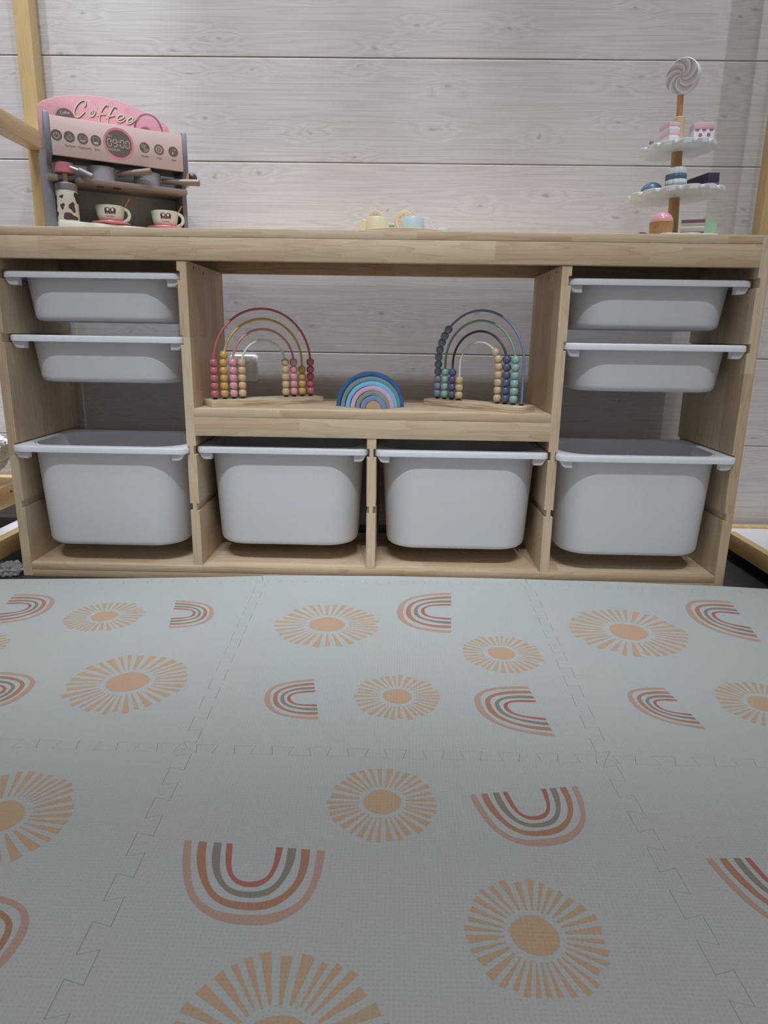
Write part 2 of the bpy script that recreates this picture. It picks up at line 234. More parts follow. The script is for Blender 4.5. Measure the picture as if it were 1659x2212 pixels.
# ---------------------------------------------------------------- object helpers
I4 = Matrix.Identity(4)
class MB:
    """collects shapes in centimetres; T maps local centimetres to world centimetres"""
    def __init__(s, T=None): s.bm = bmesh.new(); s.T = T or I4
    def _fin(s, verts, mi, L=None):
        Tm = s.T @ L if L else s.T
        fs = set()
        for v in verts:
            v.co = Tm @ v.co
            fs.update(v.link_faces)
        for f in fs: f.material_index = mi
    def box(s, x0, x1, y0, y1, z0, z1, bev=.12, mi=0, L=None, seg=2):
        g = bmesh.ops.create_cube(s.bm, size=1)['verts']
        for v in g: v.co = Vector(((x0 + x1) / 2 + v.co.x * (x1 - x0), (y0 + y1) / 2 + v.co.y * (y1 - y0), (z0 + z1) / 2 + v.co.z * (z1 - z0)))
        if bev:
            es = {e for v in g for e in v.link_edges}
            rr = bmesh.ops.bevel(s.bm, geom=list(es), offset=bev, segments=seg, profile=.5, affect='EDGES')
            g = [v for v in rr['verts']] if len(rr['verts']) >= 8 else g
            g = list({v for f in rr['faces'] for v in f.verts} | {v for v in g if v.is_valid})
        s._fin(g, mi, L); return s
    def prism(s, pts, ax, d0, d1, mi=0, L=None, bev=0):
        """polygon pts (2-D) extruded along axis ax from d0 to d1"""
        def P(p, d):
            return Vector((d, p[0], p[1])) if ax == 'x' else Vector((p[0], d, p[1])) if ax == 'y' else Vector((p[0], p[1], d))
        A = [s.bm.verts.new(P(p, d0)) for p in pts]; B = [s.bm.verts.new(P(p, d1)) for p in pts]
        n = len(pts); fs = [s.bm.faces.new(A), s.bm.faces.new(B[::-1])]
        for i in range(n): fs.append(s.bm.faces.new((A[i], B[i], B[(i + 1) % n], A[(i + 1) % n])))
        bmesh.ops.recalc_face_normals(s.bm, faces=fs)
        vs = A + B
        if bev:
            es = list({e for f in fs[:2] for e in f.edges})
            rr = bmesh.ops.bevel(s.bm, geom=es, offset=bev, segments=2, profile=.5, affect='EDGES')
            vs = list({v for f in rr['faces'] for v in f.verts} | {v for v in vs if v.is_valid})
        s._fin(vs, mi, L); return s
    def lathe(s, prof, c=(0, 0, 0), n=40, mi=0, L=None, scal=None, lobes=None, sx=1, sy=1):
        """prof: (r, z) list from bottom to top; lobes=(count, depth) scallops the outline"""
        rings = []
        for rr, z in prof:
            if rr < 1e-6: rings.append([s.bm.verts.new((c[0], c[1], c[2] + z))]); continue
            ring = []
            for i in range(n):
                t = 2 * math.pi * i / n
                q = rr
                if lobes: q = rr - lobes[1] + lobes[1] * abs(math.sin(t * lobes[0] / 2)) ** .5
                ring.append(s.bm.verts.new((c[0] + q * math.cos(t) * sx, c[1] + q * math.sin(t) * sy, c[2] + z)))
            rings.append(ring)
        fs = []
        for A, B in zip(rings, rings[1:]):
            for i in range(n):
                j = (i + 1) % n
                if len(A) == 1 and len(B) == 1: continue
                if len(A) == 1: fs.append(s.bm.faces.new((A[0], B[j], B[i])))
                elif len(B) == 1: fs.append(s.bm.faces.new((A[i], A[j], B[0])))
                else: fs.append(s.bm.faces.new((A[i], A[j], B[j], B[i])))
        for R_, fl in ((rings[0], True), (rings[-1], False)):
            if len(R_) > 1: fs.append(s.bm.faces.new(R_[::-1] if fl else R_))
        s._fin([v for R_ in rings for v in R_], mi, L); return s
    def cyl(s, c, rad, z0, z1, bev=.08, n=32, mi=0, L=None, r2=None):
        r2 = rad if r2 is None else r2
        return s.lathe([(rad - bev, z0), (rad, z0 + bev), (r2, z1 - bev), (r2 - bev, z1)], (c[0], c[1], 0), n, mi, L)
    def rod(s, p0, p1, rad, r2=None, bev=.08, n=24, mi=0, L=None):
        p0, p1 = Vector(p0), Vector(p1); d = p1 - p0
        Q = Matrix.Translation(p0) @ d.to_track_quat('Z', 'Y').to_matrix().to_4x4()
        return s.cyl((0, 0), rad, 0, d.length, bev, n, mi, (L @ Q) if L else Q, r2)
    def tube(s, pts, rad, n=12, mi=0, L=None, closed=False):
        pts = [Vector(p) for p in pts]; m_ = len(pts); rings = []
        up = None
        for i, p in enumerate(pts):
            t = (pts[(i + 1) % m_] - pts[i - 1]) if closed else (pts[min(i + 1, m_ - 1)] - pts[max(i - 1, 0)])
            t.normalize()
            if up is None: up = t.orthogonal().normalized()
            up = (up - t * up.dot(t)).normalized(); sd = t.cross(up)
            rings.append([s.bm.verts.new(p + (up * math.cos(2 * math.pi * k / n) + sd * math.sin(2 * math.pi * k / n)) * rad) for k in range(n)])
        rng = range(m_ if closed else m_ - 1)
        for i in rng:
            A, B = rings[i], rings[(i + 1) % m_]
            for k in range(n): s.bm.faces.new((A[k], A[(k + 1) % n], B[(k + 1) % n], B[k]))
        if not closed: s.bm.faces.new(rings[0][::-1]); s.bm.faces.new(rings[-1])
        s._fin([v for q in rings for v in q], mi, L); return s
    def ell(s, c, rx, ry, rz, n=28, m_=16, mi=0, z0=-1, L=None):
        pr = []
        for i in range(m_ + 1):
            t = math.asin(z0) + (math.pi / 2 - math.asin(z0)) * i / m_
            pr.append((max(math.cos(t), 0), math.sin(t)))
        pr[-1] = (0, 1)
        if z0 == -1: pr[0] = (0, -1)
        Q = Matrix.Translation(c) @ Matrix.Diagonal((rx, ry, rz, 1))
        return s.lathe(pr, (0, 0, 0), n, mi, (L @ Q) if L else Q)
    def flat(s, pts3, mi=0, L=None):
        """one thin face; pts3 3-D"""
        vs = [s.bm.verts.new(p) for p in pts3]; s.bm.faces.new(vs); s._fin(vs, mi, L); return s
    def ribbon(s, pts, wid, f, mi=0, closed=False, wf=None):
        """a stroke of width wid along the 2-D pts, mapped by f(x, y) -> 3-D"""
        if not closed:                                    # smooth the trace
            q = []
            P = [Vector(p) for p in pts]
            for i in range(len(P) - 1):
                p0, p1, p2, p3 = P[max(i - 1, 0)], P[i], P[i + 1], P[min(i + 2, len(P) - 1)]
                for k in range(6):
                    t = k / 6
                    q.append(.5 * ((2 * p1) + (-p0 + p2) * t + (2 * p0 - 5 * p1 + 4 * p2 - p3) * t * t + (-p0 + 3 * p1 - 3 * p2 + p3) * t ** 3))
            q.append(P[-1])
        else: q = [Vector(p) for p in pts]
        n = len(q); rows = []
        for i, p in enumerate(q):
            t = (q[(i + 1) % n] - q[i - 1]) if closed else q[min(i + 1, n - 1)] - q[max(i - 1, 0)]
            t = t.normalized() if t.length > 0 else Vector((1, 0)); nn = Vector((-t.y, t.x))
            h = wid / 2 * (wf(i / max(n - 1, 1)) if wf else 1)
            rows.append((s.bm.verts.new(f(*(p + nn * h))), s.bm.verts.new(f(*(p - nn * h)))))
        for i in range(n if closed else n - 1):
            A, B = rows[i], rows[(i + 1) % n]; s.bm.faces.new((A[0], A[1], B[1], B[0]))
        s._fin([v for r_ in rows for v in r_], mi); return s
    def disc(s, c, rr, f, mi=0, n=36, rings=3, shape=None, r0=0):
        """filled (or ring, r0>0) round patch mapped by f"""
        R_ = []
        for k in range(rings + 1):
            q = r0 + (rr - r0) * k / rings
            if q < 1e-6: R_.append([s.bm.verts.new(f(*c))]); continue
            R_.append([s.bm.verts.new(f(c[0] + q * math.cos(2 * math.pi * i / n) * (shape[i % len(shape)][0] if shape else 1),
                                        c[1] + q * math.sin(2 * math.pi * i / n) * (shape[i % len(shape)][1] if shape else 1))) for i in range(n)])
        for A, B in zip(R_, R_[1:]):
            for i in range(n):
                j = (i + 1) % n
                if len(A) == 1: s.bm.faces.new((A[0], B[i], B[j]))
                else: s.bm.faces.new((A[i], B[i], B[j], A[j]))
        s._fin([v for q in R_ for v in q], mi); return s
    def text(s, body, size, c, f, mi=0, align='CENTER', rot=0, xs=1, bold=0):
        cu = bpy.data.curves.new('t', 'FONT'); cu.body = body; cu.size = size; cu.align_x = align; cu.align_y = 'CENTER'; cu.resolution_u = 3; cu.offset = bold
        ob = bpy.data.objects.new('t', cu); COL.objects.link(ob); dg = bpy.context.evaluated_depsgraph_get()
        me = ob.evaluated_get(dg).to_mesh(); vs = []
        cs, sn = math.cos(rot), math.sin(rot)
        for v in me.vertices:
            x, y = v.co.x * xs, v.co.y
            vs.append(s.bm.verts.new(f(c[0] + x * cs - y * sn, c[1] + x * sn + y * cs)))
        for p_ in me.polygons:
            try: s.bm.faces.new([vs[i] for i in p_.vertices])
            except ValueError: pass
        ob.evaluated_get(dg).to_mesh_clear(); bpy.data.objects.remove(ob); bpy.data.curves.remove(cu)
        s._fin(vs, mi); return s
    def build(s, name, mats, parent=None, origin=None, smooth=True, angle=38):
        me = bpy.data.meshes.new(name)
        o_ = Vector(origin) if origin is not None else (Vector(parent['_o']) if parent is not None and '_o' in parent else Vector((0, 0, 0)))
        for v in s.bm.verts: v.co = (v.co - o_) * S
        s.bm.to_mesh(me); s.bm.free()
        for m_ in (mats if isinstance(mats, (list, tuple)) else [mats]): me.materials.append(M[m_] if isinstance(m_, str) else m_)
        if smooth:
            me.shade_smooth(); me.set_sharp_from_angle(angle=math.radians(angle))
        ob = bpy.data.objects.new(name, me); COL.objects.link(ob)
        if parent is not None:
            ob.parent = parent
            if '_o' in parent and origin is None: ob['_o'] = list(o_)
            if parent.type == 'MESH' : pass
        else: ob.location = o_ * S; ob['_o'] = list(o_)
        return ob
def tag(o, label=None, cat=None, group=None, kind=None):
    if label: o['label'] = label
    if cat: o['category'] = cat
    if group: o['group'] = group
    if kind: o['kind'] = kind
    return o
def thing(name, loc, label, cat, group=None):
    o = bpy.data.objects.new(name, None); COL.objects.link(o); o.location = Vector(loc) * S; o['_o'] = list(loc)
    o.empty_display_size = .05
    return tag(o, label, cat, group)
def dup(root, loc, label, group=None, rotz=0):
    def cp(o, par):
        c = o.copy(); COL.objects.link(c)
        if par is not None: c.parent = par
        for ch in list(o.children): cp(ch, c)
        return c
    c = cp(root, None); c.location = Vector(loc) * S; c.rotation_euler = (0, 0, rotz); c['_o'] = list(loc); c['label'] = label
    return c

# ================================================================ THE SETTING
mb = MB()                                     # wall of horizontal boards with a narrow step at each joint
seams = [5.0 + .8 + 24.65 * i for i in range(11)]
prof = [(38.0, 0)]
for z in seams:
    prof += [(38.0, z - .34), (38.1, z - .2), (38.4, z - .14), (38.4, z + .14), (38.0, z + .2)]
prof += [(38.0, 275), (41, 275), (41, 0)]
mb.prism(prof, 'x', -260, 260)
tag(mb.build('wall_back', 'wall', smooth=False), kind='structure')
mb = MB(); mb.box(-260, 260, -420, 41, -3, 0, 0)
tag(mb.build('floor', 'tile'), kind='structure')
mb = MB(); mb.box(-260, 260, 36.9, 37.95, 0, 4.6, .1)
tag(mb.build('baseboard_back', 'skirting'), kind='structure')

# ================================================================ FOAM MAT TILES
ZM = 2.4
GX = {0: [(-88, -12.3), (-25.66, -6.6), (38.2, -4.85), (101, -8.8)],
      1: [(-86.5, -75.0), (-23.1, -75.35), (36.4, -75.5), (97.5, -75.6)],
      2: [(-85.5, -144), (-21.9, -145), (39.2, -145), (100, -145)]}
def edge(P, Q, amp=1.0, n=11, flat=False):
    """points of an interlocking edge from P to Q (P included, Q not)"""
    P, Q = Vector(P), Vector(Q); d = Q - P; L_ = d.length; t = d / L_; nn = Vector((-t.y, t.x))
    if flat: return [P]
    out = [P]; per = 1 / n
    for k in range(n):
        for u, s_ in ((.30, -1), (.21, 1), (.79, 1), (.70, -1)):
            out.append(P + d * ((k + u) * per) + nn * amp * s_)
    return out
def canon(P, Q):
    """same curve for both neighbours"""
    if (P[0], P[1]) <= (Q[0], Q[1]): return edge(P, Q)
    e = edge(Q, P) + [Vector(P)]; return (e + [])[::-1] if False else ([Vector(P)] + e[1:-1][::-1] if False else [e[-1]] + e[1:-1][::-1])
def inset(poly, d):
    out = []; n = len(poly)
    for i in range(n):
        p0, p1, p2 = poly[i - 1], poly[i], poly[(i + 1) % n]
        a_ = (p1 - p0).normalized(); b_ = (p2 - p1).normalized()
        na = Vector((-a_.y, a_.x)); nb = Vector((-b_.y, b_.x)); m_ = (na + nb)
        if m_.length < .3: m_ = na
        m_.normalize(); k = 1 / max(.45, m_.dot(na)); out.append(p1 + m_ * d * k)
    return out
def area(p): return sum(p[i - 1].x * p[i].y - p[i].x * p[i - 1].y for i in range(len(p))) / 2
def slab(mbx, poly, z0, z1, mi=0):
    if area(poly) < 0: poly = poly[::-1]
    bot = inset(poly, .012); mid = bot; top = inset(poly, .035)
    bm = mbx.bm
    V0 = [bm.verts.new((p.x, p.y, z0)) for p in bot]; V1 = [bm.verts.new((p.x, p.y, z1 - .05)) for p in mid]; V2 = [bm.verts.new((p.x, p.y, z1)) for p in top]
    n = len(poly)
    for A, B in ((V0, V1), (V1, V2)):
        for i in range(n): bm.faces.new((A[i], A[(i + 1) % n], B[(i + 1) % n], B[i]))
    f = bm.faces.new(V2); f.normal_update(); bmesh.ops.triangulate(bm, faces=[f], ngon_method='EAR_CLIP')
SUNS = [(-54.23, -29.63, 7.8), (-38.81, -56.83, 10.1), (-7.57, -31.4, 10.6), (6.88, -59.46, 7.1), (26.42, -42.72, 7.7), (53.81, -31.6, 11.6), (66.9, -59.05, 7.4), (5.05, -85.81, 7.0), (-41.69, -90.49, 8.8), (20.63, -105.2, 7.1), (-3.14, -117.4, 9.6), (-72.69, -45.04, 6.2)]
BOWS = [[-17.82, -93.51, -1.29, -94.59, -8.6, -105.0], [16.35, -84.0, 30.8, -81.63, 24.64, -92.8], [19.32, -12.09, 17.57, -34.31, 6.79, -23.0], [-7.49, -54.36, -5.25, -67.01, -14.71, -61.35], [29.09, -55.19, 30.46, -70.21, 19.48, -61.79], [52.41, -54.56, 54.04, -67.07, 45.12, -59.87], [82.64, -13.89, 78.63, -35.41, 70.14, -20.5], [-42.28, -20.19, -39.1, -34.88, -32.05, -26.93], [-79.37, -18.71, -75.13, -35.23, -67.63, -24.4], [-62.6, -54.5, -62.6, -68.41, -53.61, -60.6], [42.29, -94.17, 57.27, -93.25, 50.5, -104.6], [-38.0, -102.0, -38.0, -115.0, -29.44, -108.0]]
def sun(mbx, cx, cy, R_, seed):
    q = random.Random(seed); F = lambda x, y: Vector((x, y, ZM + .015))
    sh = [(1 + .05 * math.sin(2 * math.pi * i / 36 * 2 + seed), 1 + .04 * math.cos(2 * math.pi * i / 36 * 3 + seed)) for i in range(36)]
    mbx.disc((cx, cy), R_ * .335, F, 1, 36, 1, sh)
    n = 33; ang = 0; st = [q.choice((.75, .85, 1.1, 1.25, 1.05)) for _ in range(n)]; tot = sum(st)
    for k in range(n):
        w_ = st[k] / tot * 2 * math.pi; t = ang + w_ / 2; ang += w_
        hw = w_ * (.23 + .08 * q.random()) ; r0 = R_ * (.42 + .03 * q.random()); r1 = R_ * (.93 + .1 * q.random())
        hi = hw * .55
        d = q.uniform(-.012, .012) * R_
        pts = [(r0, -hi), (r1 + d, -hw), (r1 - d, hw), (r0, hi)]
        mbx.flat([F(cx + a_ * math.cos(t + b_), cy + a_ * math.sin(t + b_)) for a_, b_ in pts], 2 if q.random() < .22 else 1)
def bow(mbx, ax, ay, bx, by, px, py):
    A, B, P_ = Vector((ax, ay)), Vector((bx, by)), Vector((px, py)); c = (A + B) / 2; ex = (A - B) / 2; ey = P_ - c
    F = lambda x, y: Vector((x, y, ZM + .015))
    for w0, w1, h0, h1, mi in ((1, .90, 1, .90, 3), (.79, .68, .835, .755, 4), (.585, .48, .69, .625, 5), (.40, .32, .56, .50, 6)):
        rows = []
        n = 30
        for i in range(n + 1):
            t = math.pi * i / n; cs, sn = math.cos(t), math.sin(t)
            cx_ = math.copysign(abs(cs) ** .82, cs); wob = 1 + .012 * math.sin(5 * t + w0 * 9)
            thick = .78 + .35 * math.sin(2.2 * t + 1) ** 2
            wi = w0 - (w0 - w1) * thick; hi = h0 - (h0 - h1) * thick
            o_ = c + ex * cx_ * w0 * wob + ey * sn * h0; i_ = c + ex * cx_ * wi * wob + ey * sn * hi
            rows.append((mbx.bm.verts.new(F(o_.x, o_.y)), mbx.bm.verts.new(F(i_.x, i_.y))))
        vs = []
        for i in range(n):
            f = mbx.bm.faces.new((rows[i][0], rows[i + 1][0], rows[i + 1][1], rows[i][1])); f.material_index = mi
            f.normal_update()
            if f.normal.z < 0: f.normal_flip()
fmats = ['foam', 'p_peach', 'p_sand', 'p_pink', 'p_terra', 'p_grey', 'p_red']
names = {(0, 0): 'sage foam tile before the leftmost deep box, with suns and rainbows',
         (1, 0): 'sage foam tile before the two middle deep boxes, with suns and rainbows',
         (2, 0): 'sage foam tile before the rightmost deep box, with suns and rainbows',
         (0, 1): 'sage foam tile at the lower left of the photo, nearest the camera',
         (1, 1): 'sage foam tile at the bottom middle, with two large upturned rainbows',
         (2, 1): 'sage foam tile at the lower right of the photo, nearest the camera'}
for j in (0, 1):
    for i in (0, 1, 2):
        c = [GX[j][i], GX[j][i + 1], GX[j + 1][i + 1], GX[j + 1][i]]
        poly = []
        outer = [False, i == 2, j == 1, i == 0]
        for k in range(4):
            P_, Q_ = c[k], c[(k + 1) % 4]
            poly += [Vector(P_)] if outer[k] else canon(P_, Q_)
        mb = MB(); slab(mb, poly, .02, ZM)
        x0, x1 = c[0][0], c[1][0]
        for k, (sx_, sy_, R_) in enumerate(SUNS):
            if (sy_ > -75.3) == (j == 0) and ((-200, -24.5, 37.4)[i] < sx_ < (-24.5, 37.4, 200)[i]): sun(mb, sx_, sy_, R_, k)
        for q in BOWS:
            mx_, my_ = (q[0] + q[2]) / 2, (q[1] + q[3]) / 2
            if (my_ > -75.3) == (j == 0) and ((-200, -24.5, 37.4)[i] < mx_ < (-24.5, 37.4, 200)[i]): bow(mb, *q)
        o = mb.build('foam_mat_tile', fmats, origin=((c[0][0] + c[1][0]) / 2, (c[0][1] + c[3][1]) / 2, 0), smooth=False)
        tag(o, names[(i, j)], 'play mat', 'interlocking foam mat tiles')
OUT = [[(-88.3, -9.3), (-59, -6.9), (-40, -5.0), (-26.5, -3.2)], [(-26.4, -2.9), (3.5, -1.4), (38.3, -1.5)], [(38.4, -1.6), (60, -2.2), (86, -3.7), (101, -5.6)]]
bl = ['left', 'middle', 'right']
for i in range(3):
    poly = canon(GX[0][i], GX[0][i + 1]) + [Vector(GX[0][i + 1])] + [Vector(p_) for p_ in OUT[i][::-1]]
    mb = MB(); slab(mb, poly, .02, ZM)
    tag(mb.build('foam_border_strip', ['foam'], origin=(OUT[i][0][0] + 30, OUT[i][0][1], 0), smooth=False),
        'narrow plain foam border strip along the unit, ' + bl[i] + ' one of three', 'play mat', 'foam border strips')

# ================================================================ STORAGE UNIT
LI, RI, D = -85.175, 85.175, 32.6
t_ = 2.25
slots_out = [(71.35, 73.4), (57.15, 59.2), (31.6, 33.7), (17.7, 19.5)]
slots_in = [(31.6, 33.7), (17.7, 19.5)]
def panel_poly(x0, x1, z0, z1, left, right):
    """xz outline of an upright with slots cut in its left and right faces"""
    p_ = [(x0, z0), (x1, z0)]
    for a_, b_ in sorted(right): p_ += [(x1, a_), (x1 - .62, a_), (x1 - .62, b_), (x1, b_)]
    p_ += [(x1, z1), (x0, z1)]
    for a_, b_ in sorted(left, reverse=True): p_ += [(x0, b_), (x0 + .62, b_), (x0 + .62, a_), (x0, a_)]
    return p_
unit = thing('storage_unit', (0, 16, 0), 'long pine storage unit holding white boxes, standing before the boarded wall', 'storage unit')
MB().prism(panel_poly(LI - t_, LI, 0, 82.3, [], slots_out), 'y', 0, D, bev=.1).build('side_panel', 'pine_z', unit, smooth=False)
MB().prism(panel_poly(RI, RI + t_, 0, 82.3, slots_out, []), 'y', 0, D, bev=.1).build('side_panel', 'pine_z', unit, smooth=False)
MB().prism(panel_poly(-44.275, -42.025, 3.6, 75.6, slots_out, slots_in), 'y', .3, D, bev=.1).build('divider', 'pine_z', unit, smooth=False)
MB().prism(panel_poly(42.025, 44.275, 3.6, 75.6, slots_in, slots_out), 'y', .3, D, bev=.1).build('divider', 'pine_z', unit, smooth=False)
MB().prism(panel_poly(-1.125, 1.125, 3.6, 36.2, slots_in, slots_in), 'y', .3, D, bev=.1).build('divider', 'pine_z', unit, smooth=False)
MB().box(LI, RI, 0, D, 80.5, 82.35, .12).build('countertop', 'pine_x', unit)
MB().box(LI, RI, 0, 2.0, 75.64, 80.46, .1).build('front_rail', 'pine_x', unit)
MB().box(LI, RI, D - 2, D, 75.4, 80.46, .1).build('back_rail', 'pine_x', unit)
MB().box(-42.02, 42.02, .1, D, 40.72, 42.6, .12).build('middle_shelf', 'pine_x', unit)
MB().box(-42.02, 42.02, .1, 2.1, 36.2, 40.68, .1).build('shelf_rail', 'pine_x', unit)
MB().box(LI, RI, -.1, D, 1.75, 3.6, .25).build('bottom_board', 'pine_x', unit)
MB().box(LI, RI, -.1, 2.0, 0, 1.72, .05).build('plinth', 'pine_x', unit)
# screw holes of the dividers
for x, ys in ((-42.02, ((6, 74.6), (14, 74.0))), (42.02, ((6, 74.6), (14, 74.0)))):
    for y, z in ys: MB().rod((x - .02, y, z), (x + .02, y, z), .35, bev=.005, n=14).build('screw_hole', 'dark', unit)

# ================================================================ BOXES
def rrect(hx, hy, r_, z, cy=0, n=7):
    out = []
    for cx_, cy_, a0 in ((hx - r_, hy - r_, 0), (-hx + r_, hy - r_, 90), (-hx + r_, -hy + r_, 180), (hx - r_, -hy + r_, 270)):
        for k in range(n + 1):
            t = math.radians(a0 + 90 * k / n); out.append(Vector((cx_ + r_ * math.cos(t), cy + cy_ + r_ * math.sin(t), z)))
    return out
def loft(mbx, rings, cap0=True, cap1=True):
    V = [[mbx.bm.verts.new(p_) for p_ in R_] for R_ in rings]; n = len(V[0])
    for A, B in zip(V, V[1:]):
        for i in range(n): mbx.bm.faces.new((A[i], A[(i + 1) % n], B[(i + 1) % n], B[i]))
    if cap0: mbx.bm.faces.new(V[0][::-1])
    if cap1: mbx.bm.faces.new(V[-1])
def make_box(H, label, deep):
    """origin: centre of the rim's top; rim 42 x 30"""
    t = thing('storage_box', (0, 0, 0), label, 'storage box')
    bx, by, br_ = (17.8, 12.1, 7.6) if deep else (17.5, 12.2, 6.4)      # bottom
    ux, uy, ur = 19.25, 13.0, 9.0                                       # under the rim
    mb = MB()
    k = 1.3
    loft(mb, [rrect(bx - 1.6, by - 1.6, max(br_ - 1.3, 1), -H), rrect(bx - .75, by - .75, br_ - .6, -H + .18), rrect(bx - .2, by - .2, br_ - .15, -H + .7), rrect(bx, by, br_, -H + k),
              rrect(ux, uy, ur, -1.2), rrect(ux, uy, ur, -.25), rrect(ux - .25, uy - .25, ur - .2, -.25), rrect(ux - .25, uy - .25, ur - .2, -1.2),
              rrect(bx - .25, by - .25, br_ - .2, -H + k), rrect(bx - 1, by - 1, br_ - .8, -H + .5)])
    # corner brackets below the rim
    for sx in (-1, 1):
        for sy in (-1, 1):
            pts = [(sx * 17.3, -1.3), (sx * 20.4, -1.3), (sx * 19.5, -2.8), (sx * 19.0, -3.1), (sx * 17.3, -3.1)]
            y0, y1 = (-14.25, -12.2) if sy < 0 else (12.2, 14.25)
            mb.prism(pts, 'y', y0, y1, bev=.15)
    mb.build('tub', 'plastic', t, angle=50)
    mb = MB(); rr = 2.4
    # turned-down flange; the short sides are broader and the opening is pinched towards them
    ix, iy = 18.9, 12.6
    loft(mb, [rrect(21 - .3, 15 - .3, rr, -1.5), rrect(21, 15, rr, -1.45), rrect(21, 15, rr, -.35), rrect(20.85, 14.85, rr - .1, -.12), rrect(20.5, 14.5, rr - .3, 0),
              rrect(ix + .35, iy + .3, 7.3, 0), rrect(ix, iy, 7.0, -.25), rrect(ix, iy, 7.0, -.5), rrect(20.6, 14.6, rr, -.5), rrect(20.7, 14.7, rr, -1.5)], False, False)
    bmesh.ops.remove_doubles(mb.bm, verts=mb.bm.verts, dist=.001)
    mb.build('rim', 'plastic', t, angle=45)
    return t
g1, g2 = 'shallow white trays in the unit', 'deep white boxes in the bottom row'
XC = (LI - 44.275) / 2
tray = make_box(11.0, 'shallow white plastic tray at the top left of the pine unit', False); tray['group'] = g1
tray.location = Vector((XC, 15 + 2.0, 73.15)) * S
dup(tray, (XC, 15 + 1.8, 58.95), 'shallow white plastic tray at the left, directly below the top left tray')
dup(tray, (-XC, 15 + 1.9, 73.15), 'shallow white plastic tray at the top right of the pine unit')
dup(tray, (-XC, 15 - .3, 58.95), 'shallow white plastic tray at the right, directly below the top right tray')
big = make_box(25.4, 'deep white plastic box at the far left of the bottom row', True); big['group'] = g2
big.location = Vector((XC - .1, 15 - 2.2, 33.4)) * S
dup(big, (-21.6, 15 + 1.0, 33.4), 'deep white plastic box left of the short middle divider')
dup(big, (21.6, 15 + .3, 33.4), 'deep white plastic box right of the short middle divider')
dup(big, (-XC + .1, 15 - 2.2, 33.4), 'deep white plastic box at the far right of the bottom row')

# ================================================================ BED FRAMES AT BOTH SIDES
bed = thing('bed_frame', (-93, 10, 0), 'varnished yellow pine bed frame with an upper beam, left of the unit', 'bed')
MB().box(-91.7, -87.6, 32.75, 37.1, 0, 205, .2).build('corner_post', 'bed_z', bed)
MB().box(-91.0, -87.0, -60, 32.72, 105.3, 109.6, .2).build('upper_beam', 'bed_y', bed)
MB().box(-95.6, -92.9, -60, 32.9, 4.0, 8.7, .2).build('side_rail', 'bed_y', bed)
mb = MB(); mb.box(-105.5, -101.8, -40, 32.95, 12.2, 18.2, .2)
mb.build('side_rail', 'bed_y', bed)
MB().rod((-101.83, 23.5, 16.2), (-101.75, 23.5, 16.2), .42, bev=.01, n=16).build('screw_hole', 'dark', bed)
MB().box(-101.7, -95.62, -60, 36, 6.6, 7.6, .1).build('panel', 'boardw', bed)
MB().box(-180, -91.75, 33, 36.8, 12.2, 18.2, .2).build('end_rail', 'bed_y', bed)
bed = thing('bed_frame', (110, 10, 0), 'varnished yellow pine bed frame with white board, right of the unit', 'bed')
MB().box(97, 101.2, 26.8, 30.9, 0, 205, .2).build('corner_post', 'bed_z', bed)
MB().box(99.9, 102.3, -60, 26.78, 3.2, 7.8, .2).build('side_rail', 'bed_y', bed)
MB().box(101.3, 190, 33.2, 35.8, 3.2, 7.6, .2).build('end_rail', 'bed_y', bed)
MB().box(102.32, 190, -60, 33.18, 6.0, 6.9, .1).build('panel', 'boardw', bed)

from mathutils import noise
mb = MB(); mb.ell((-114.5, 22, 28.5), 14.2, 9, 10.3, 160, 100)
for v in mb.bm.verts:
    n_ = (v.co - Vector((-114.5, 22, 28.5))).normalized()
    v.co += n_ * (noise.noise(v.co * .16) * 2.6 + noise.noise(v.co * .55) * .9 + noise.noise(v.co * 2.2) * .42 + noise.noise(v.co * 5) * .22)
tag(mb.build('fleece_blanket', 'fleece', origin=(-114.5, 22, 18.2)), 'fluffy white fleece blanket bundled on the left bed', 'blanket')

def crumple(c, rx, ry, rz, seed, label):
    q = random.Random(seed); mb = MB(); bmesh.ops.create_icosphere(mb.bm, subdivisions=4, radius=1)
    for v in mb.bm.verts:
        n_ = v.co.copy(); k = .72 + .28 * abs(math.sin(n_.x * 7 + seed) * math.cos(n_.y * 6) + .6 * math.sin(n_.z * 9 + n_.x * 5)) + q.uniform(-.06, .06)
        v.co = Vector(c) + Vector((n_.x * rx * k, n_.y * ry * k, max(n_.z, -.85) * rz * k))
    o = mb.build('plastic_wrap', 'film', origin=(c[0], c[1], 0), smooth=False); tag(o, label, 'plastic wrap'); return o
crumple((-91.2, .8, 1.5), 3.7, 3.6, 1.75, 3, 'crumpled clear plastic wrap on the dark floor left of the unit')

# ================================================================ WALL SWITCH
sw = thing('wall_switch', (-38.1, 37.9, 50.3), 'white square wall switch behind the pink and yellow abacus', 'switch')
mb = MB(); bm = mb.bm
loft(mb, [[Vector((-38.1 + p_.x, 38.0, 50.3 + p_.y)) for p_ in rrect(3.95, 3.8, 1.0, 0)], [Vector((-38.1 + p_.x, 37.55, 50.3 + p_.y)) for p_ in rrect(3.95, 3.8, 1.0, 0)],
          [Vector((-38.1 + p_.x, 37.25, 50.3 + p_.y)) for p_ in rrect(3.6, 3.45, .8, 0)], [Vector((-38.1 + p_.x, 37.25, 50.3 + p_.y)) for p_ in rrect(2.6, 2.5, .3, 0)], [Vector((-38.1 + p_.x, 37.4, 50.3 + p_.y)) for p_ in rrect(2.5, 2.4, .3, 0)]])
mb.build('frame', 'switch_white', sw)
MB().box(-40.4, -38.15, 37.1, 37.6, 48.1, 52.5, .12).build('rocker', 'switch_white', sw)
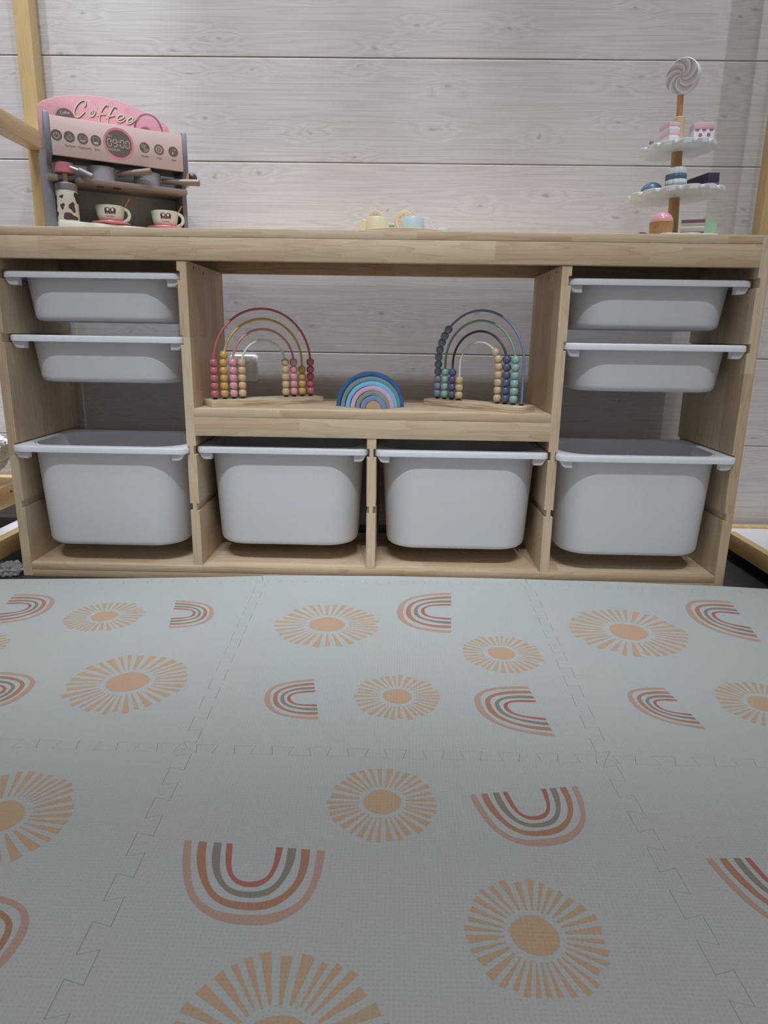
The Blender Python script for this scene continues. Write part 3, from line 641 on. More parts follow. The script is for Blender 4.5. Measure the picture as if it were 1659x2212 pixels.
MB().box(-38.05, -35.8, 37.1, 37.6, 48.1, 52.5, .12).build('rocker', 'switch_white', sw)

# ================================================================ ABACUSES
def abacus(name, P0, P1, wires, label, base_pts):
    """P0, P1: feet of the outer wire on the base top (world cm)"""
    P0, P1 = Vector(P0), Vector(P1); c = (P0 + P1) / 2; ax = (P1 - P0).normalized(); sd = Vector((-ax.y, ax.x, 0))
    zt = 44.2
    root = thing('bead_abacus', (c.x, c.y, 42.6), label, 'toy abacus', 'arched bead abacuses on the middle shelf')
    T = Matrix(((ax.x, sd.x, 0, c.x), (ax.y, sd.y, 0, c.y), (0, 0, 1, 0), (0, 0, 0, 1)))
    hl, hw = base_pts
    MB(T).box(-hl, hl, -hw, hw, 42.6, zt, .12).build('base', 'ply', root)
    half = (P1 - P0).length / 2
    for (rad, top, wm, bl_, br, bm_, bm2) in wires:
        zs = top - rad                        # where the arch springs
        path = [(-rad, 0, zt - .3)] + [(-rad, 0, zt + (zs - zt) * k / 4) for k in range(1, 5)]
        path += [(-rad * math.cos(math.pi * k / 36), 0, zs + rad * math.sin(math.pi * k / 36)) for k in range(1, 36)]
        path += [(rad, 0, zs - (zs - zt) * k / 4) for k in range(0, 4)] + [(rad, 0, zt - .3)]
        MB(T).tube(path, .29, 12).build('wire', wm, root)
        for sx in (-1, 1):
            MB(T).lathe([(.5, 0), (.62, .08), (.62, .18), (.35, .38)], (sx * rad, 0, zt), 20).build('washer', 'black', root)
        def place(side, n_, bmat):
            d = .95 + .38
            for k in range(n_):
                s_ = d + k * 1.86; h = zs - zt
                if s_ <= h: pos = Vector((side * rad, 0, zt + s_)); tilt = 0
                else:
                    t = (s_ - h) / rad; pos = Vector((side * rad * math.cos(t), 0, zs + rad * math.sin(t))); tilt = -side * t
                Q = Matrix.Translation(pos) @ Matrix.Rotation(tilt, 4, 'Y')
                MB(T).lathe([(.25, -.93), (.6, -.87), (.88, -.6), (1.0, -.22), (1.0, .22), (.88, .6), (.6, .87), (.25, .93)], (0, 0, 0), 24, 0, Q).build('bead', bmat, root, angle=75)
        place(-1, bl_, bm_); place(1, br, bm2 or bm_)
    return root
abacus('a', (-38.75, 7.4, 44.2), (-17.1, 21.8, 44.2),
       [(13.0, 65.95, 'w_red', 5, 5, 'b_red', None), (10.55, 63.5, 'w_yel', 6, 4, 'b_yel', None), (8.2, 61.05, 'w_pnk', 5, 5, 'b_pnk', None), (5.9, 58.35, 'w_wht', 5, 5, 'bead_wood', None)],
       'arched abacus with red, yellow, pink and plain beads, left on the middle shelf', (15.0, 3.4))
abacus('b', (16.5, 20.1, 44.2), (35.5, 4.5, 44.2),
       [(12.45, 66.2, 'w_blu', 10, 0, 'b_blu', None), (10.2, 63.8, 'w_grn', 4, 6, 'b_grn', None), (7.9, 61.3, 'w_drk', 4, 6, 'b_nvy', None), (5.7, 58.65, 'w_wht', 3, 7, 'bead_wood', None)],
       'arched abacus with blue, mint, navy and plain beads, right on the middle shelf', (14.4, 3.3))

# ================================================================ NESTED RAINBOW
gr = 'nested wooden rainbow arches'
arcs = [(8.5, 7.5, 'r_navy', 'dark blue', 11.6, 'outermost'), (7.45, 6.45, 'r_teal', 'grey teal', 10.5, 'second from outside'), (6.4, 5.38, 'r_sky', 'sky blue', 9.3, 'third from outside'),
        (5.33, 4.25, 'r_lil', 'lilac pink', 8.2, 'middle'), (4.2, 3.15, 'r_sage', 'sage grey', 7.4, 'third from inside'), (3.1, 1.95, 'r_blue', 'cornflower blue', 6.5, 'second from inside')]
rotr = Matrix.Rotation(math.radians(4), 4, 'Z')
for ro, ri, m_, cn, yf, pos in arcs:
    cx_ = -.9 + (11.6 - yf) * .19; n = 40
    pts = [(ro * math.cos(math.pi * k / n), ro * math.sin(math.pi * k / n)) for k in range(n + 1)] + [(ri * math.cos(math.pi * k / n), ri * math.sin(math.pi * k / n)) for k in range(n, -1, -1)]
    mb = MB(Matrix.Translation((cx_, yf, 42.62))); mb.prism(pts, 'y', 0, 4.2, bev=.1)
    tag(mb.build('rainbow_arch', m_, origin=(cx_, yf + 2, 42.6)), cn + ' wooden arch, ' + pos + ' piece of the nested toy rainbow', 'toy arch', gr)
n = 30; mb = MB(Matrix.Translation((.1, 6.5, 42.62)))
mb.prism([(1.9 * math.cos(math.pi * k / n), 1.9 * math.sin(math.pi * k / n)) for k in range(n + 1)], 'y', 0, 4.2, bev=.1)
tag(mb.build('half_disc_block', 'r_wood', origin=(.1, 8.5, 42.6)), 'natural brown half disc block, innermost piece of the nested toy rainbow', 'toy block', gr)

# ================================================================ TOY COFFEE MACHINE
al = Vector((.85094, .52527, 0)); bk = Vector((-.52527, .85094, 0)); MO = Vector((-71.1, 3, 0))
TM = Matrix(((al.x, bk.x, 0, MO.x), (al.y, bk.y, 0, MO.y), (0, 0, 1, 0), (0, 0, 0, 1)))       # local: t along the front, s to the back, z up
cm = thing('toy_coffee_machine', tuple(TM @ Vector((14.3, 8, 82.35))), 'pink and grey toy coffee machine with clock display, left on the countertop', 'toy coffee machine')
SP = [(0, 105.9), (.35, 106.3), (1.2, 106.3), (6.0, 102.6), (17.5, 100.5), (18, 99.5), (18, 82.35), (2.6, 82.35), (2.6, 91.5), (2.9, 94.6), (2.4, 96.3), (1.1, 97.2), (.3, 97.6), (0, 98.1)]
for x0 in (-1.15, 28.75):
    MB(TM).prism(SP, 'x', x0, x0 + 1.1, bev=.12).build('side_board', 'greyblue', cm)
for y, z in ((2.6, 103.2), (6, 101.2), (2.5, 99.3)): MB(TM).rod((-1.18, y, z), (-1.14, y, z), .2, bev=.01, n=12).build('screw_hole', 'dark', cm)
MB(TM).box(0, 28.7, 0, .9, 97.6, 105.5, .1).build('front_board', 'blush', cm)
MB(TM).box(0, 28.7, .92, 8.5, 97.65, 98.5, .05).build('upper_shelf', 'dkbrown', cm)
MB(TM).box(0, 28.7, 9.5, 10.4, 84.3, 105, .05).build('back_board', 'backgrey', cm)
MB(TM).box(-.0, 28.7, -.2, 17.5, 82.36, 84.15, .15).build('base_board', 'offwhite', cm)
SH = [(-1.5, -.5), (.45, -.5), (.75, 0), (.75, 4.6), (4.0, 4.6), (4.4, 1.2), (5.0, -.5), (29.2, -.5), (29.2, 2.3), (28.7, 2.3), (28.7, 9.48), (.02, 9.48), (.02, 2.3), (-1.5, 2.3)]
MB(TM).prism(SH, 'z', 92.4, 93.5, bev=.08).build('cup_shelf', 'brown', cm)
f0 = lambda x, y: Vector((x, 5.0, y))
mb = MB(TM)                                                          # dark cut-outs below the shelf
mb.box(9.0, 10.4, 1.2, 2.6, 92.37, 92.41, 0); mb.box(11.3, 11.9, 1.8, 2.1, 92.37, 92.41, 0); mb.lathe([(1.0, 0), (1.0, .03)], (13.4, 1.9, 92.38), 20)
mb.build('shelf_slot', 'black', cm)
# sign with its lettering
edgep = [(-1.59, 100), (-1.59, 106.3), (-1.5, 108.5), (-1.16, 109.15), (-.5, 109.7), (.4, 110.15), (2.71, 111.1), (5.64, 111.88), (8.86, 112.42), (12.12, 112.63), (14.86, 112.56), (17.63, 112.18), (20.43, 111.48), (23.26, 110.5), (25.56, 109.57), (27.02, 108.8), (27.4, 108.2), (27.5, 107.1), (27.5, 100)]
MB(TM).prism(edgep, 'y', 6.5, 7.4, bev=.1).build('sign_board', 'rose', cm)
fs = lambda d, h, dx=0, dz=0: (lambda x, y: Vector((x + dx, d, y + dz)))
strokes = [[(8.41, 109.87), (8.76, 110.5), (8.7, 111.12), (8.17, 111.18), (7.42, 110.74), (6.63, 109.81), (6.13, 108.82), (6.06, 108.12), (6.26, 107.63), (6.77, 107.48), (7.4, 107.87), (8.19, 108.68), (8.38, 108.89)],
 [(10.47, 109.45), (9.91, 109.3), (9.51, 108.78), (9.52, 108.26), (9.94, 108.2), (10.47, 108.75), (10.64, 109.3), (10.29, 109.45), (10.13, 108.99), (9.93, 108.78)],
 [(13.56, 110.82), (13.4, 111.12), (12.96, 110.93), (12.29, 110.14), (11.77, 109.13), (11.46, 108.03), (11.36, 106.85)], [(10.99, 108.43), (12.06, 108.92), (12.92, 108.96)],
 [(15.47, 110.71), (15.31, 111.04), (14.8, 110.84), (14.24, 110.05), (13.66, 108.96), (13.36, 107.97), (13.25, 106.66)], [(12.92, 108.2), (13.89, 108.78), (14.9, 109.06)],
 [(15.35, 108.23), (16.28, 108.56), (16.98, 109.17), (16.58, 109.54), (15.85, 109.24), (15.38, 108.5), (15.67, 107.93), (16.52, 108.06), (17.37, 108.72)],
 [(17.75, 108.17), (18.63, 108.52), (19.1, 109.04), (18.69, 109.33), (17.94, 108.81), (17.61, 108.15), (18.07, 107.84), (18.96, 108.35), (19.67, 108.94), (20.28, 109.44)]]
mb = MB(TM)
tw = lambda u: .6 + .4 * math.sin(math.pi * min(max(u * 1.1, .05), .95))
for st in strokes:
    mb.ribbon(st, .36, fs(6.47, 0, .12, -.12), 1, wf=tw); mb.ribbon(st, .33, fs(6.44, 0), 0, wf=tw)
mb.build('lettering', ['cream', 'dkbrown'], cm, smooth=False)
mb = MB(TM); ff = fs(6.46, 0)
def bean(cx_, cz_, rot, k=1):
    pts = [(cx_ + (.48 * k * math.cos(t) * math.cos(rot) - .3 * k * math.sin(t) * math.sin(rot)), cz_ + (.48 * k * math.cos(t) * math.sin(rot) + .3 * k * math.sin(t) * math.cos(rot))) for t in [2 * math.pi * i / 20 for i in range(20)]]
    mb.ribbon(pts, .06, ff, 0, True)
    mb.ribbon([(cx_ - .3 * k * math.cos(rot), cz_ - .3 * k * math.sin(rot)), (cx_ + .05, cz_ - .05), (cx_ + .3 * k * math.cos(rot), cz_ + .3 * k * math.sin(rot))], .06, ff)
for q in ((.2, 108.72, 1.2), (1.05, 109.15, -.3), (10.44, 111.24, -.4), (11.12, 110.71, 1.6)): bean(*q)
mb.ribbon([(14.44 + .5 * math.sin(t) ** 3, 111.65 + .42 * math.cos(t) - .17 * math.cos(2 * t)) for t in [2 * math.pi * i / 24 for i in range(24)]], .07, ff, 0, True)
for rr in (.75, .5, .25): mb.ribbon([(17.9 + rr * math.cos(t), 110.75 + rr * .75 * math.sin(t)) for t in [2 * math.pi * i / 24 for i in range(24)]], .06, ff, 0, True)
mb.ribbon([(17.1, 110.6), (17.25, 109.9), (17.9, 109.6), (18.6, 109.9), (18.75, 110.8), (19.15, 110.9), (19.1, 110.3), (18.7, 110.1)], .06, ff)
mb.ribbon([(2.3, 110.3), (2.75, 109.5), (3.05, 108.9)], .14, ff); mb.ribbon([(2.2, 107.8), (2.35, 108.7), (3.1, 109.15), (3.9, 108.9)], .06, ff)
mb.ribbon([(24.2, 107.7), (24.1, 108.15), (24.6, 108.3), (26.0, 108.45), (26.9, 108.5), (27.2, 107.9), (27.2, 107.2)], .08, ff); mb.ribbon([(24.3, 107.75), (25.6, 107.75), (26.7, 108.2)], .08, ff)
mb.box(25.2, 25.7, 6.45, 6.46, 107.1, 108.0, 0)
mb.build('sign_drawing', 'line', cm, smooth=False)
MB(TM).rod((3.95, 5.0, 106.6), (3.95, 5.5, 106.6), 2.0, bev=.05, n=44).build('coffee_badge', 'taupe', cm)
mb = MB(TM); mb.text('Coffee', .95, (3.95, 107.65), fs(4.97, 0), 0, xs=.8, rot=.16)
mb.build('badge_lettering', 'c_pale', cm, smooth=False)
MB(TM).box(0, 28.7, .9, 6.4, 104.2, 104.9, .05).build('top_board', 'rose', cm)
mb = MB(TM); mb.disc((4.9, 106.2), .5, fs(4.96, 0), 0, 16, 1)
mb.build('badge_biscuit', 'beech', cm, smooth=False)
mb = MB(TM)
pr_o = [(3.3 * math.cos(t), 3.9 * math.sin(t)) for t in [math.pi / 2 * i / 16 for i in range(17)]]; pr_o[-1] = (0, 3.9)
mb.lathe([(3.3, -.95)] + pr_o, (21.85, 3.6, 104.95 + .95), 48)
mb.build('bean_dome', 'clear', cm)
# control panel prints
fp = fs(-.03, 0); fq = fs(-.05, 0)
def sq(pts, wd, F=fq, closed=False): mb.ribbon(pts, wd, F, 1, closed)
def circ(cx_, cz_, rx, rz, a0=0, a1=360, n=24): return [(cx_ + rx * math.cos(math.radians(a0 + (a1 - a0) * i / n)), cz_ + rz * math.sin(math.radians(a0 + (a1 - a0) * i / n))) for i in range(n + (0 if a1 - a0 == 360 else 1))]
ZB = 101.6
for k, bx in enumerate((1.15, 3.74, 6.49, 9.25, 19.86, 23.16, 26.46)):
    mb = MB(TM); mb.disc((bx, ZB), 1.13, fp, 0, 36, 1)
    if k == 0: sq(circ(bx, ZB - .05, .55, .55, 125, 415), .13); sq([(bx, ZB + .1), (bx, ZB + .4), (bx, ZB + .65)], .15)
    if k == 1:
        sq(circ(bx, ZB - .05, .55, .18), .05, closed=True); sq(circ(bx, ZB - .05, .55, .55, 180, 360), .07); sq(circ(bx, ZB - .4, .38, .18, 200, 340), .16); sq(circ(bx + .6, ZB - .2, .2, .18, -90, 90), .06)
        for d in (-.2, .05, .3): sq([(bx + d, ZB + .25), (bx + d + .08, ZB + .42), (bx + d, ZB + .6)], .06)
    if k == 2:
        sq(circ(bx, ZB + .3, .58, .25), .05, closed=True); sq([(bx - .58, ZB + .3), (bx - .52, ZB - .5), (bx, ZB - .7), (bx + .52, ZB - .5), (bx + .58, ZB + .3)], .06); sq([(bx - .45, ZB - .3), (bx, ZB - .48), (bx + .45, ZB - .3)], .22); sq(circ(bx + .72, ZB, .2, .22, -90, 90), .06)
    if k == 3: sq([(bx - .5, ZB + .6), (bx - .38, ZB - .75), (bx + .38, ZB - .75), (bx + .5, ZB + .6)], .06); sq([(bx - .55, ZB + .6), (bx, ZB + .6), (bx + .55, ZB + .6)], .06); sq([(bx - .36, ZB - .5), (bx + .36, ZB - .5)], .4)
    if k == 4:
        for dx_, dz_ in ((-.3, .4), (.22, -.42)):
            sq(circ(bx + dx_, ZB + dz_ + .1, .4, .14), .06, closed=True); sq(circ(bx + dx_, ZB + dz_ + .1, .4, .4, 180, 360), .07); sq(circ(bx + dx_ + .42, ZB + dz_, .16, .14, -90, 90), .06); sq([(bx + dx_ - .4, ZB + dz_ - .4), (bx + dx_ + .4, ZB + dz_ - .4)], .05)
    if k == 5:
        sq([(bx + (.62 + .13 * math.cos(10 * t)) * math.cos(t), ZB + (.62 + .13 * math.cos(10 * t)) * math.sin(t)) for t in [2 * math.pi * i / 80 for i in range(80)]], .12, closed=True); sq(circ(bx, ZB, .2, .2), .1, closed=True)
    if k == 6:
        for dx_, dz_, q in ((-.1, -.35, .34), (.32, .38, .22), (-.5, .0, .1), (-.15, .5, .1)):
            mb.disc((bx + dx_, ZB + dz_), q, fq, 1, 16, 1, [((1, 1) if i % 4 == 0 else (.62, .62) if i % 2 else (.36, .36)) for i in range(16)])
    mb.build('button', ['taupe', 'pale'], cm, smooth=False)
mb = MB(TM); mb.disc((14.13, ZB), 3.35, fp, 0, 60, 1, r0=2.8); mb.disc((14.13, ZB), 2.85, fs(-.04, 0), 1, 60, 1)
def seg7(x, z, h, on_):
    w_ = h * .52; c = {'a': ((x, z + h / 2), (x + w_, z + h / 2)), 'g': ((x, z), (x + w_, z)), 'd': ((x, z - h / 2), (x + w_, z - h / 2)), 'f': ((x, z + h / 2), (x, z)), 'e': ((x, z), (x, z - h / 2)), 'b': ((x + w_, z + h / 2), (x + w_, z)), 'c': ((x + w_, z), (x + w_, z - h / 2))}
    for s_ in on_:
        p_, q_ = Vector(c[s_][0]), Vector(c[s_][1]); d = (q_ - p_).normalized() * .1
        mb.ribbon([p_ + d, q_ - d], .17, fs(-.06, 0), 2)
for x, s_ in ((11.75, 'abcdef'), (12.95, 'abcdfg'), (14.5, 'abcdef'), (15.7, 'abcdef')): seg7(x, ZB + .05, 1.5, s_)
for dz_ in (-.35, .45): mb.disc((14.08, ZB + dz_), .12, fs(-.06, 0), 2, 10, 1)
mb.text('AM', .75, (12.25, ZB + 1.4), fs(-.06, 0), 2); mb.text('MEDIUM', .72, (12.95, ZB - 1.35), fs(-.06, 0), 2)
mb.build('clock_display', ['coral', 'taupe', 'pale'], cm, smooth=False)
mb = MB(TM)
for tx, body, fsz in ((3.74, 'Espresso', .62), (6.75, 'Cappuccino', .62), (9.3, 'latte', .62), (19.83, 'Double', .58), (23.13, 'Froth', .58), (26.47, 'Clean', .58)):
    mb.text(body, fsz, (tx, 99.75), fs(-.04, 0), 0, xs=.95)
mb.build('panel_lettering', 'dkbrown', cm, smooth=False)
# crank on the right side
MB(TM).box(30.6, 31.4, 5.2, 7.6, 95.2, 102.6, .2, L=None).build('crank_arm', 'blush', cm)
MB(TM).rod((29.86, 6.4, 98.5), (30.58, 6.4, 98.5), .6).build('crank_axle', 'brown', cm)
MB(TM).ell((32.5, 6.4, 97.6), 1.25, 1.25, 1.25).build('crank_knob', 'dkbrown', cm)

# things in the machine
def potf(name, cx_, cy_, r_, hand, label):
    root = thing('toy_portafilter', tuple(TM @ Vector((cx_, cy_, 93.5))), label, 'toy portafilter', 'grey toy portafilters on the machine shelf')
    MB(TM).lathe([(r_ * .92, 0), (r_ * .99, .15), (r_ * .99, 2.4), (r_ * 1.0, 3.2), (r_ * .94, 3.3), (r_ * .92, 3.0), (r_ * .9, .5)], (cx_, cy_, 93.52), 44).build('cup', 'potgrey', root)
    p0, p1 = hand; p0, p1 = Vector(p0), Vector(p1); d = (p1 - p0).normalized()
    MB(TM).rod(p0 - d * .5, p0 + d * .6, .32).build('ferrule', 'metal', root)
    MB(TM).rod(p0 + d * .5, p1, .62, .78, .12).build('handle', 'brown', root)
    return root
potf('a', 10.6, 4.0, 3.15, ((13.4, 2.9, 95.6), (20.6, -1.6, 96.3)), 'grey toy portafilter with brown handle, the left one on the machine shelf')
potf('b', 20.9, 4.0, 3.1, ((23.6, 2.9, 95.3), (32.1, -1.3, 95.2)), 'grey toy portafilter with brown handle, the right one on the machine shelf')
jar = thing('toy_milk_frother', tuple(TM @ Vector((2.35, 2.4, 84.2))), 'cow spotted toy bottle with pink top, left in the coffee machine', 'toy bottle')
JC = (2.4, 2.4)
MB(TM).lathe([(2.2, 84.17), (2.33, 84.35), (2.33, 90.55), (2.2, 90.7)], (*JC, 0), 44).build('bottle', 'milk', jar)
MB(TM).lathe([(2.3, 90.72), (2.38, 90.85), (2.38, 92.1), (2.25, 92.25)], (*JC, 0), 44).build('lid', 'lidgrey', jar)
MB(TM).rod((2.4, 2.4, 92.2), (2.4, 2.4, 94.4), .58).build('stem', 'bead_wood', jar)
MB(TM).lathe([(2.0, 94.35), (2.12, 94.5), (2.12, 96.35), (1.95, 96.5)], (*JC, 0), 40).build('top_knob', 'pinkcup', jar)
MB(TM).rod((3.3, .6, 95.6), (5.1, -.8, 94.8), .25).build('lever_rod', 'white', jar)
MB(TM).rod((5.0, -.75, 94.85), (7.6, -2.3, 93.5), .62).build('lever_grip', 'lidgrey', jar)
mb = MB(TM)
def onjar(x, z): t = x / 2.34; return Vector((JC[0] + 2.36 * math.sin(t), JC[1] - 2.36 * math.cos(t), z))
def blob(cx_, cz_, rx, rz, seed, k=.22):
    q = random.Random(seed); ph = [q.uniform(0, 6.28) for _ in range(3)]
    sh = []
    for i in range(36):
        t = 2 * math.pi * i / 36; g = 1 + k * math.sin(2 * t + ph[0]) * .6 + k * math.sin(3 * t + ph[1]); sh.append((rx * g, rz * g))
    mb.disc((cx_, cz_), 1, onjar, 0, 36, 4, sh)
for q in ((-1.5, 89.2, .45, .36, 1), (-1.45, 87.2, .5, .6, 2), (.7, 87.1, .75, .95, 5), (2.6, 89.3, 1.2, 1.2, 4), (.1, 85.0, 1.6, .75, 9), (-3.6, 88.2, .8, 1.2, 6), (-3.8, 85.6, .9, .8, 7), (4.6, 86.2, .9, 1.1, 8), (6.6, 88.6, 1, 1, 10)): blob(*q)
mb.build('cow_spots', 'cow', jar, smooth=False)

def cup(name, cx_, cy_, label, lab2, lab3, ha):
    zb = 85.0
    sc_ = MB(TM).lathe([(2.6, 84.17), (3.3, 84.2), (4.35, 84.62), (4.45, 84.78), (4.35, 84.9), (3.0, 84.75), (2.6, 84.7), (0, 84.7)], (cx_, cy_, 0), 56).build('toy_saucer', 'pinkcup', origin=tuple(TM @ Vector((cx_, cy_, 84.15))))
    tag(sc_, lab2, 'toy saucer', 'pink toy saucers')
    root = thing('toy_cup', tuple(TM @ Vector((cx_, cy_, 84.72))), label, 'toy cup', 'white toy coffee cups')
    pr_ = [(1.5, 84.72), (1.95, 84.78), (2.4, 85.15), (2.75, 85.75), (3.0, 86.6), (3.15, 87.5), (3.25, 88.45), (3.18, 88.55), (3.05, 88.45), (2.9, 87.2), (2.5, 85.8), (1.8, 85.3), (0, 85.25)]
    o = MB(TM).lathe(pr_, (cx_, cy_, 0), 56).build('bowl', cupmat, root)
    c, s_ = math.cos(ha), math.sin(ha)
    hp = []
    for k in range(17):
        t = math.radians(105 - 215 * k / 16); rr = 2.75 + 1.55 * max(math.cos(t), -.25) ; hp.append((cx_ + rr * c, cy_ + rr * s_, 86.75 + 1.45 * math.sin(t)))
    MB(TM).tube(hp, .38, 14).build('handle', 'offwhite', root)
    def rad(z):
        for (r0, z0), (r1, z1) in zip(pr_[:7], pr_[1:7]):
            if z0 <= z <= z1: return r0 + (r1 - r0) * (z - z0) / (z1 - z0)
        return 3.25
    base_a = -.18
    def oc(off):
        def f(x, z):
            rr = rad(z) + off; t = base_a + x / 3.05
            return Vector((cx_ + rr * math.sin(t), cy_ - rr * math.cos(t), z))
        return f
    mb = MB(TM)
    for sx in (-1, 1):
        sh = [(1, 1)] * 36
        mb.disc((sx * .62, 87.35), 1, oc(.03), 0, 32, 3, [(.62, .58)] * 32)
        for lx in (-.42, .0, .42): mb.ribbon([(sx * .62 + lx, 87.2), (sx * .62 + lx, 86.55)], .3 if lx else .2, oc(.035), 0)
        mb.ribbon([(sx * .3, 87.1), (sx * .12, 86.9), (sx * .1, 86.6)], .16, oc(.035), 0)
        mb.disc((sx * .52, 87.45), 1, oc(.05), 1, 24, 2, [(.26, .34)] * 24)
        mb.disc((sx * .14, 87.12), .05, oc(.055), 1, 8, 1)
    mb.text('Our elephant', .5, (0, 86.05), oc(.04), 0, xs=.72)
    mb.build('elephant_print', ['cow', 'offwhite'], root, smooth=False)
    p0 = Vector((cx_ + 1.7, cy_ + .4, 86.2)); p1 = Vector((cx_ + 4.6, cy_ + .6, 90.8)) if name == 'a' else Vector((cx_ + 4.2, cy_ - .2, 90.2))
    d = (p1 - p0); Q = Matrix.Translation(p0) @ d.to_track_quat('Z', 'Y').to_matrix().to_4x4()
    st = MB(TM).box(-.45, .45, -.22, .22, 0, d.length, .06, L=Q).build('stir_stick', stick, origin=tuple(TM @ p0))
    tag(st, lab3, 'toy stirrer', 'wooden stir sticks in the toy cups')
# cup: cream with a pink foot painted as a soft band
m, nt, p = newmat('cup_glaze'); L = nt.links
tc = N(nt, 'ShaderNodeTexCoord'); sp = N(nt, 'ShaderNodeSeparateXYZ'); L.new(tc.outputs['Object'], sp.inputs[0])
mr = N(nt, 'ShaderNodeMapRange'); mr.inputs['From Min'].default_value = .0; mr.inputs['From Max'].default_value = .013; L.new(sp.outputs[2], mr.inputs['Value'])
mx = N(nt, 'ShaderNodeMixRGB'); L.new(mr.outputs[0], mx.inputs[0]); mx.inputs[1].default_value = srgb((222, 150, 156)); mx.inputs[2].default_value = srgb((218, 220, 204)); L.new(mx.outputs[0], p.inputs['Base Color']); p.inputs['Roughness'].default_value = .3
cupmat = m
stick = wood('stick_wood', 2, (.60, .36, .18, 1), (.48, .27, .12, 1), block=(3, .5), tint=.1)
cup('a', 11.75, 3.6, 'white toy cup with an elephant print, the left one in the coffee machine', 'pink toy saucer under the left elephant cup', 'short wooden stir stick leaning in the left elephant cup', -.35)
cup('b', 24.4, 3.3, 'white toy cup with an elephant print, the right one near the machine side', 'pink toy saucer under the right elephant cup', 'short wooden stir stick leaning in the right elephant cup', -.45)

# ================================================================ TEA TRAY IN THE MIDDLE OF THE COUNTERTOP
TC = (6.6, 13.6); TZ = 83.2
tag(MB().lathe([(12.0, 82.37), (12.5, 82.6), (12.6, 83.1), (12.4, TZ)], (*TC, 0), 80).build('round_tray', 'tray', origin=(*TC, 82.35)), 'thin round pale yellow wooden tray in the middle of the countertop', 'tray')
def lowcup(c, mat_, label, hand):
    root = thing('toy_teacup', (*c, TZ), label, 'toy cup', 'low toy teacups on the round tray')
    MB().lathe([(2.4, TZ + .02), (2.52, TZ + .15), (2.55, TZ + 2.55), (2.45, TZ + 2.7), (2.25, TZ + 2.6), (2.2, TZ + .6), (0, TZ + .55)], (*c, 0), 48).build('bowl', mat_, root)
    if hand < 0: MB().rod((c[0] - 3.2, c[1] + .1, TZ + 1.2), (c[0] - 2.9, c[1] + .9, TZ + 1.2), 1.15, n=32).build('handle', mat_, root)
    else: MB().prism([(2.4, 2.0), (3.0, 1.0), (3.3, 0), (2.4, 0)], 'y', -.3, .3, L=Matrix.Translation((c[0], c[1] + .8, TZ + .02)), bev=.05).build('handle', mat_, root)
    return root
lowcup((.5, 6.6), 'y_cup', 'low pale yellow toy cup with a lemon slice, on the left of the round tray', -1)
lowcup((8.65, 6.2), 'b_cup', 'low pale blue toy cup with a tea string, on the right of the round tray', 1)
def slicef(c, R_, th, yaw, rind, flesh, label, cat='toy fruit slice'):
    Q = Matrix.Translation(c) @ Matrix.Rotation(yaw, 4, 'Z')
    root = thing('citrus_slice', (c[0], c[1], c[2] - R_), label, cat, 'toy citrus slices on the tray')
    MB(Q).rod((0, -th / 2, 0), (0, th / 2, 0), R_, bev=.1, n=48).build('rind', rind, root)
    mb = MB(Q); mb.disc((0, 0), R_ * .84, lambda x, y: Vector((x, -th / 2 - .02, y)), 0, 40, 1)
    for k in range(9):
        t0 = 2 * math.pi * k / 9 + .06; t1 = 2 * math.pi * (k + 1) / 9 - .06
        pts = [(R_ * .12 * math.cos((t0 + t1) / 2), R_ * .12 * math.sin((t0 + t1) / 2))] + [(R_ * .74 * math.cos(t0 + (t1 - t0) * i / 5), R_ * .74 * math.sin(t0 + (t1 - t0) * i / 5)) for i in range(6)]
        mb.flat([Vector((x, -th / 2 - .04, y)) for x, y in pts], 1)
    mb.build('flesh', ['white', flesh], root, smooth=False)
slicef((.1, 7.2, TZ + 2.45), 1.9, .85, -.3, 'lemon_rind', 'lemon', 'pale lemon slice standing in the yellow toy cup')
slicef((6.75, 10.6, TZ + 2.6), 2.3, .6, .12, 'orange_rind', 'orange', 'larger orange slice standing upright behind the blue toy cup')
tag(MB().box(3.2, 4.6, 8.6, 9.6, TZ + .01, TZ + 1.55, .06).build('green_block', 'g_blk', origin=(3.9, 9, TZ)), 'small green block behind the yellow toy cup on the tray', 'toy block')
tb = thing('toy_tea_bag', (15.4, 7.4, TZ), 'toy tea bag string with a blue tag, hanging from the blue cup onto the tray', 'toy tea bag')
MB().tube([(10.3, 6.3, TZ + 2.78), (11.0, 6.4, TZ + 2.8), (12.3, 6.5, TZ + 2.72), (12.55, 6.5, TZ + 2.5), (12.6, 6.5, TZ + 2.0), (12.9, 6.6, TZ + 1.4), (13.6, 6.9, TZ + .7), (14.4, 7.2, TZ + .3)], .09, 8).build('string', 'white', tb)
MB().box(14.4, 16.6, 6.8, 8.0, TZ + .01, TZ + .8, .05).build('tag', 'b_cup', tb)

# ================================================================ CAKE STAND
CX, CY = 70.5, 14.0
lean = Matrix.Translation((CX, CY, 83.4)) @ Matrix.Rotation(math.radians(-3.2), 4, 'Y') @ Matrix.Translation((-CX, -CY, -83.4))
cs = thing('cake_stand', (CX, CY, 82.35), 'three tier cake stand with scalloped plates and lollipop top, right on the countertop', 'cake stand')
def plate(R_, z, n_, T=None, h=1.1): return MB(T).lathe([(R_ - .15, z), (R_, z + .12), (R_, z + h - .1), (R_ - .15, z + h)], (CX, CY, 0), 240, lobes=(n_, R_ * .125))
plate(12.3, 82.37, 14, None, .62).build('plate', 'platew', cs, angle=50)
plate(10.9, 92.1, 14, lean).build('plate', 'platew', cs, angle=50)
plate(8.5, 101.9, 13, lean).build('plate', 'platew', cs, angle=50)
MB(lean).cyl((CX, CY), 1.2, 83.0, 92.08).build('pole', 'beech', cs)
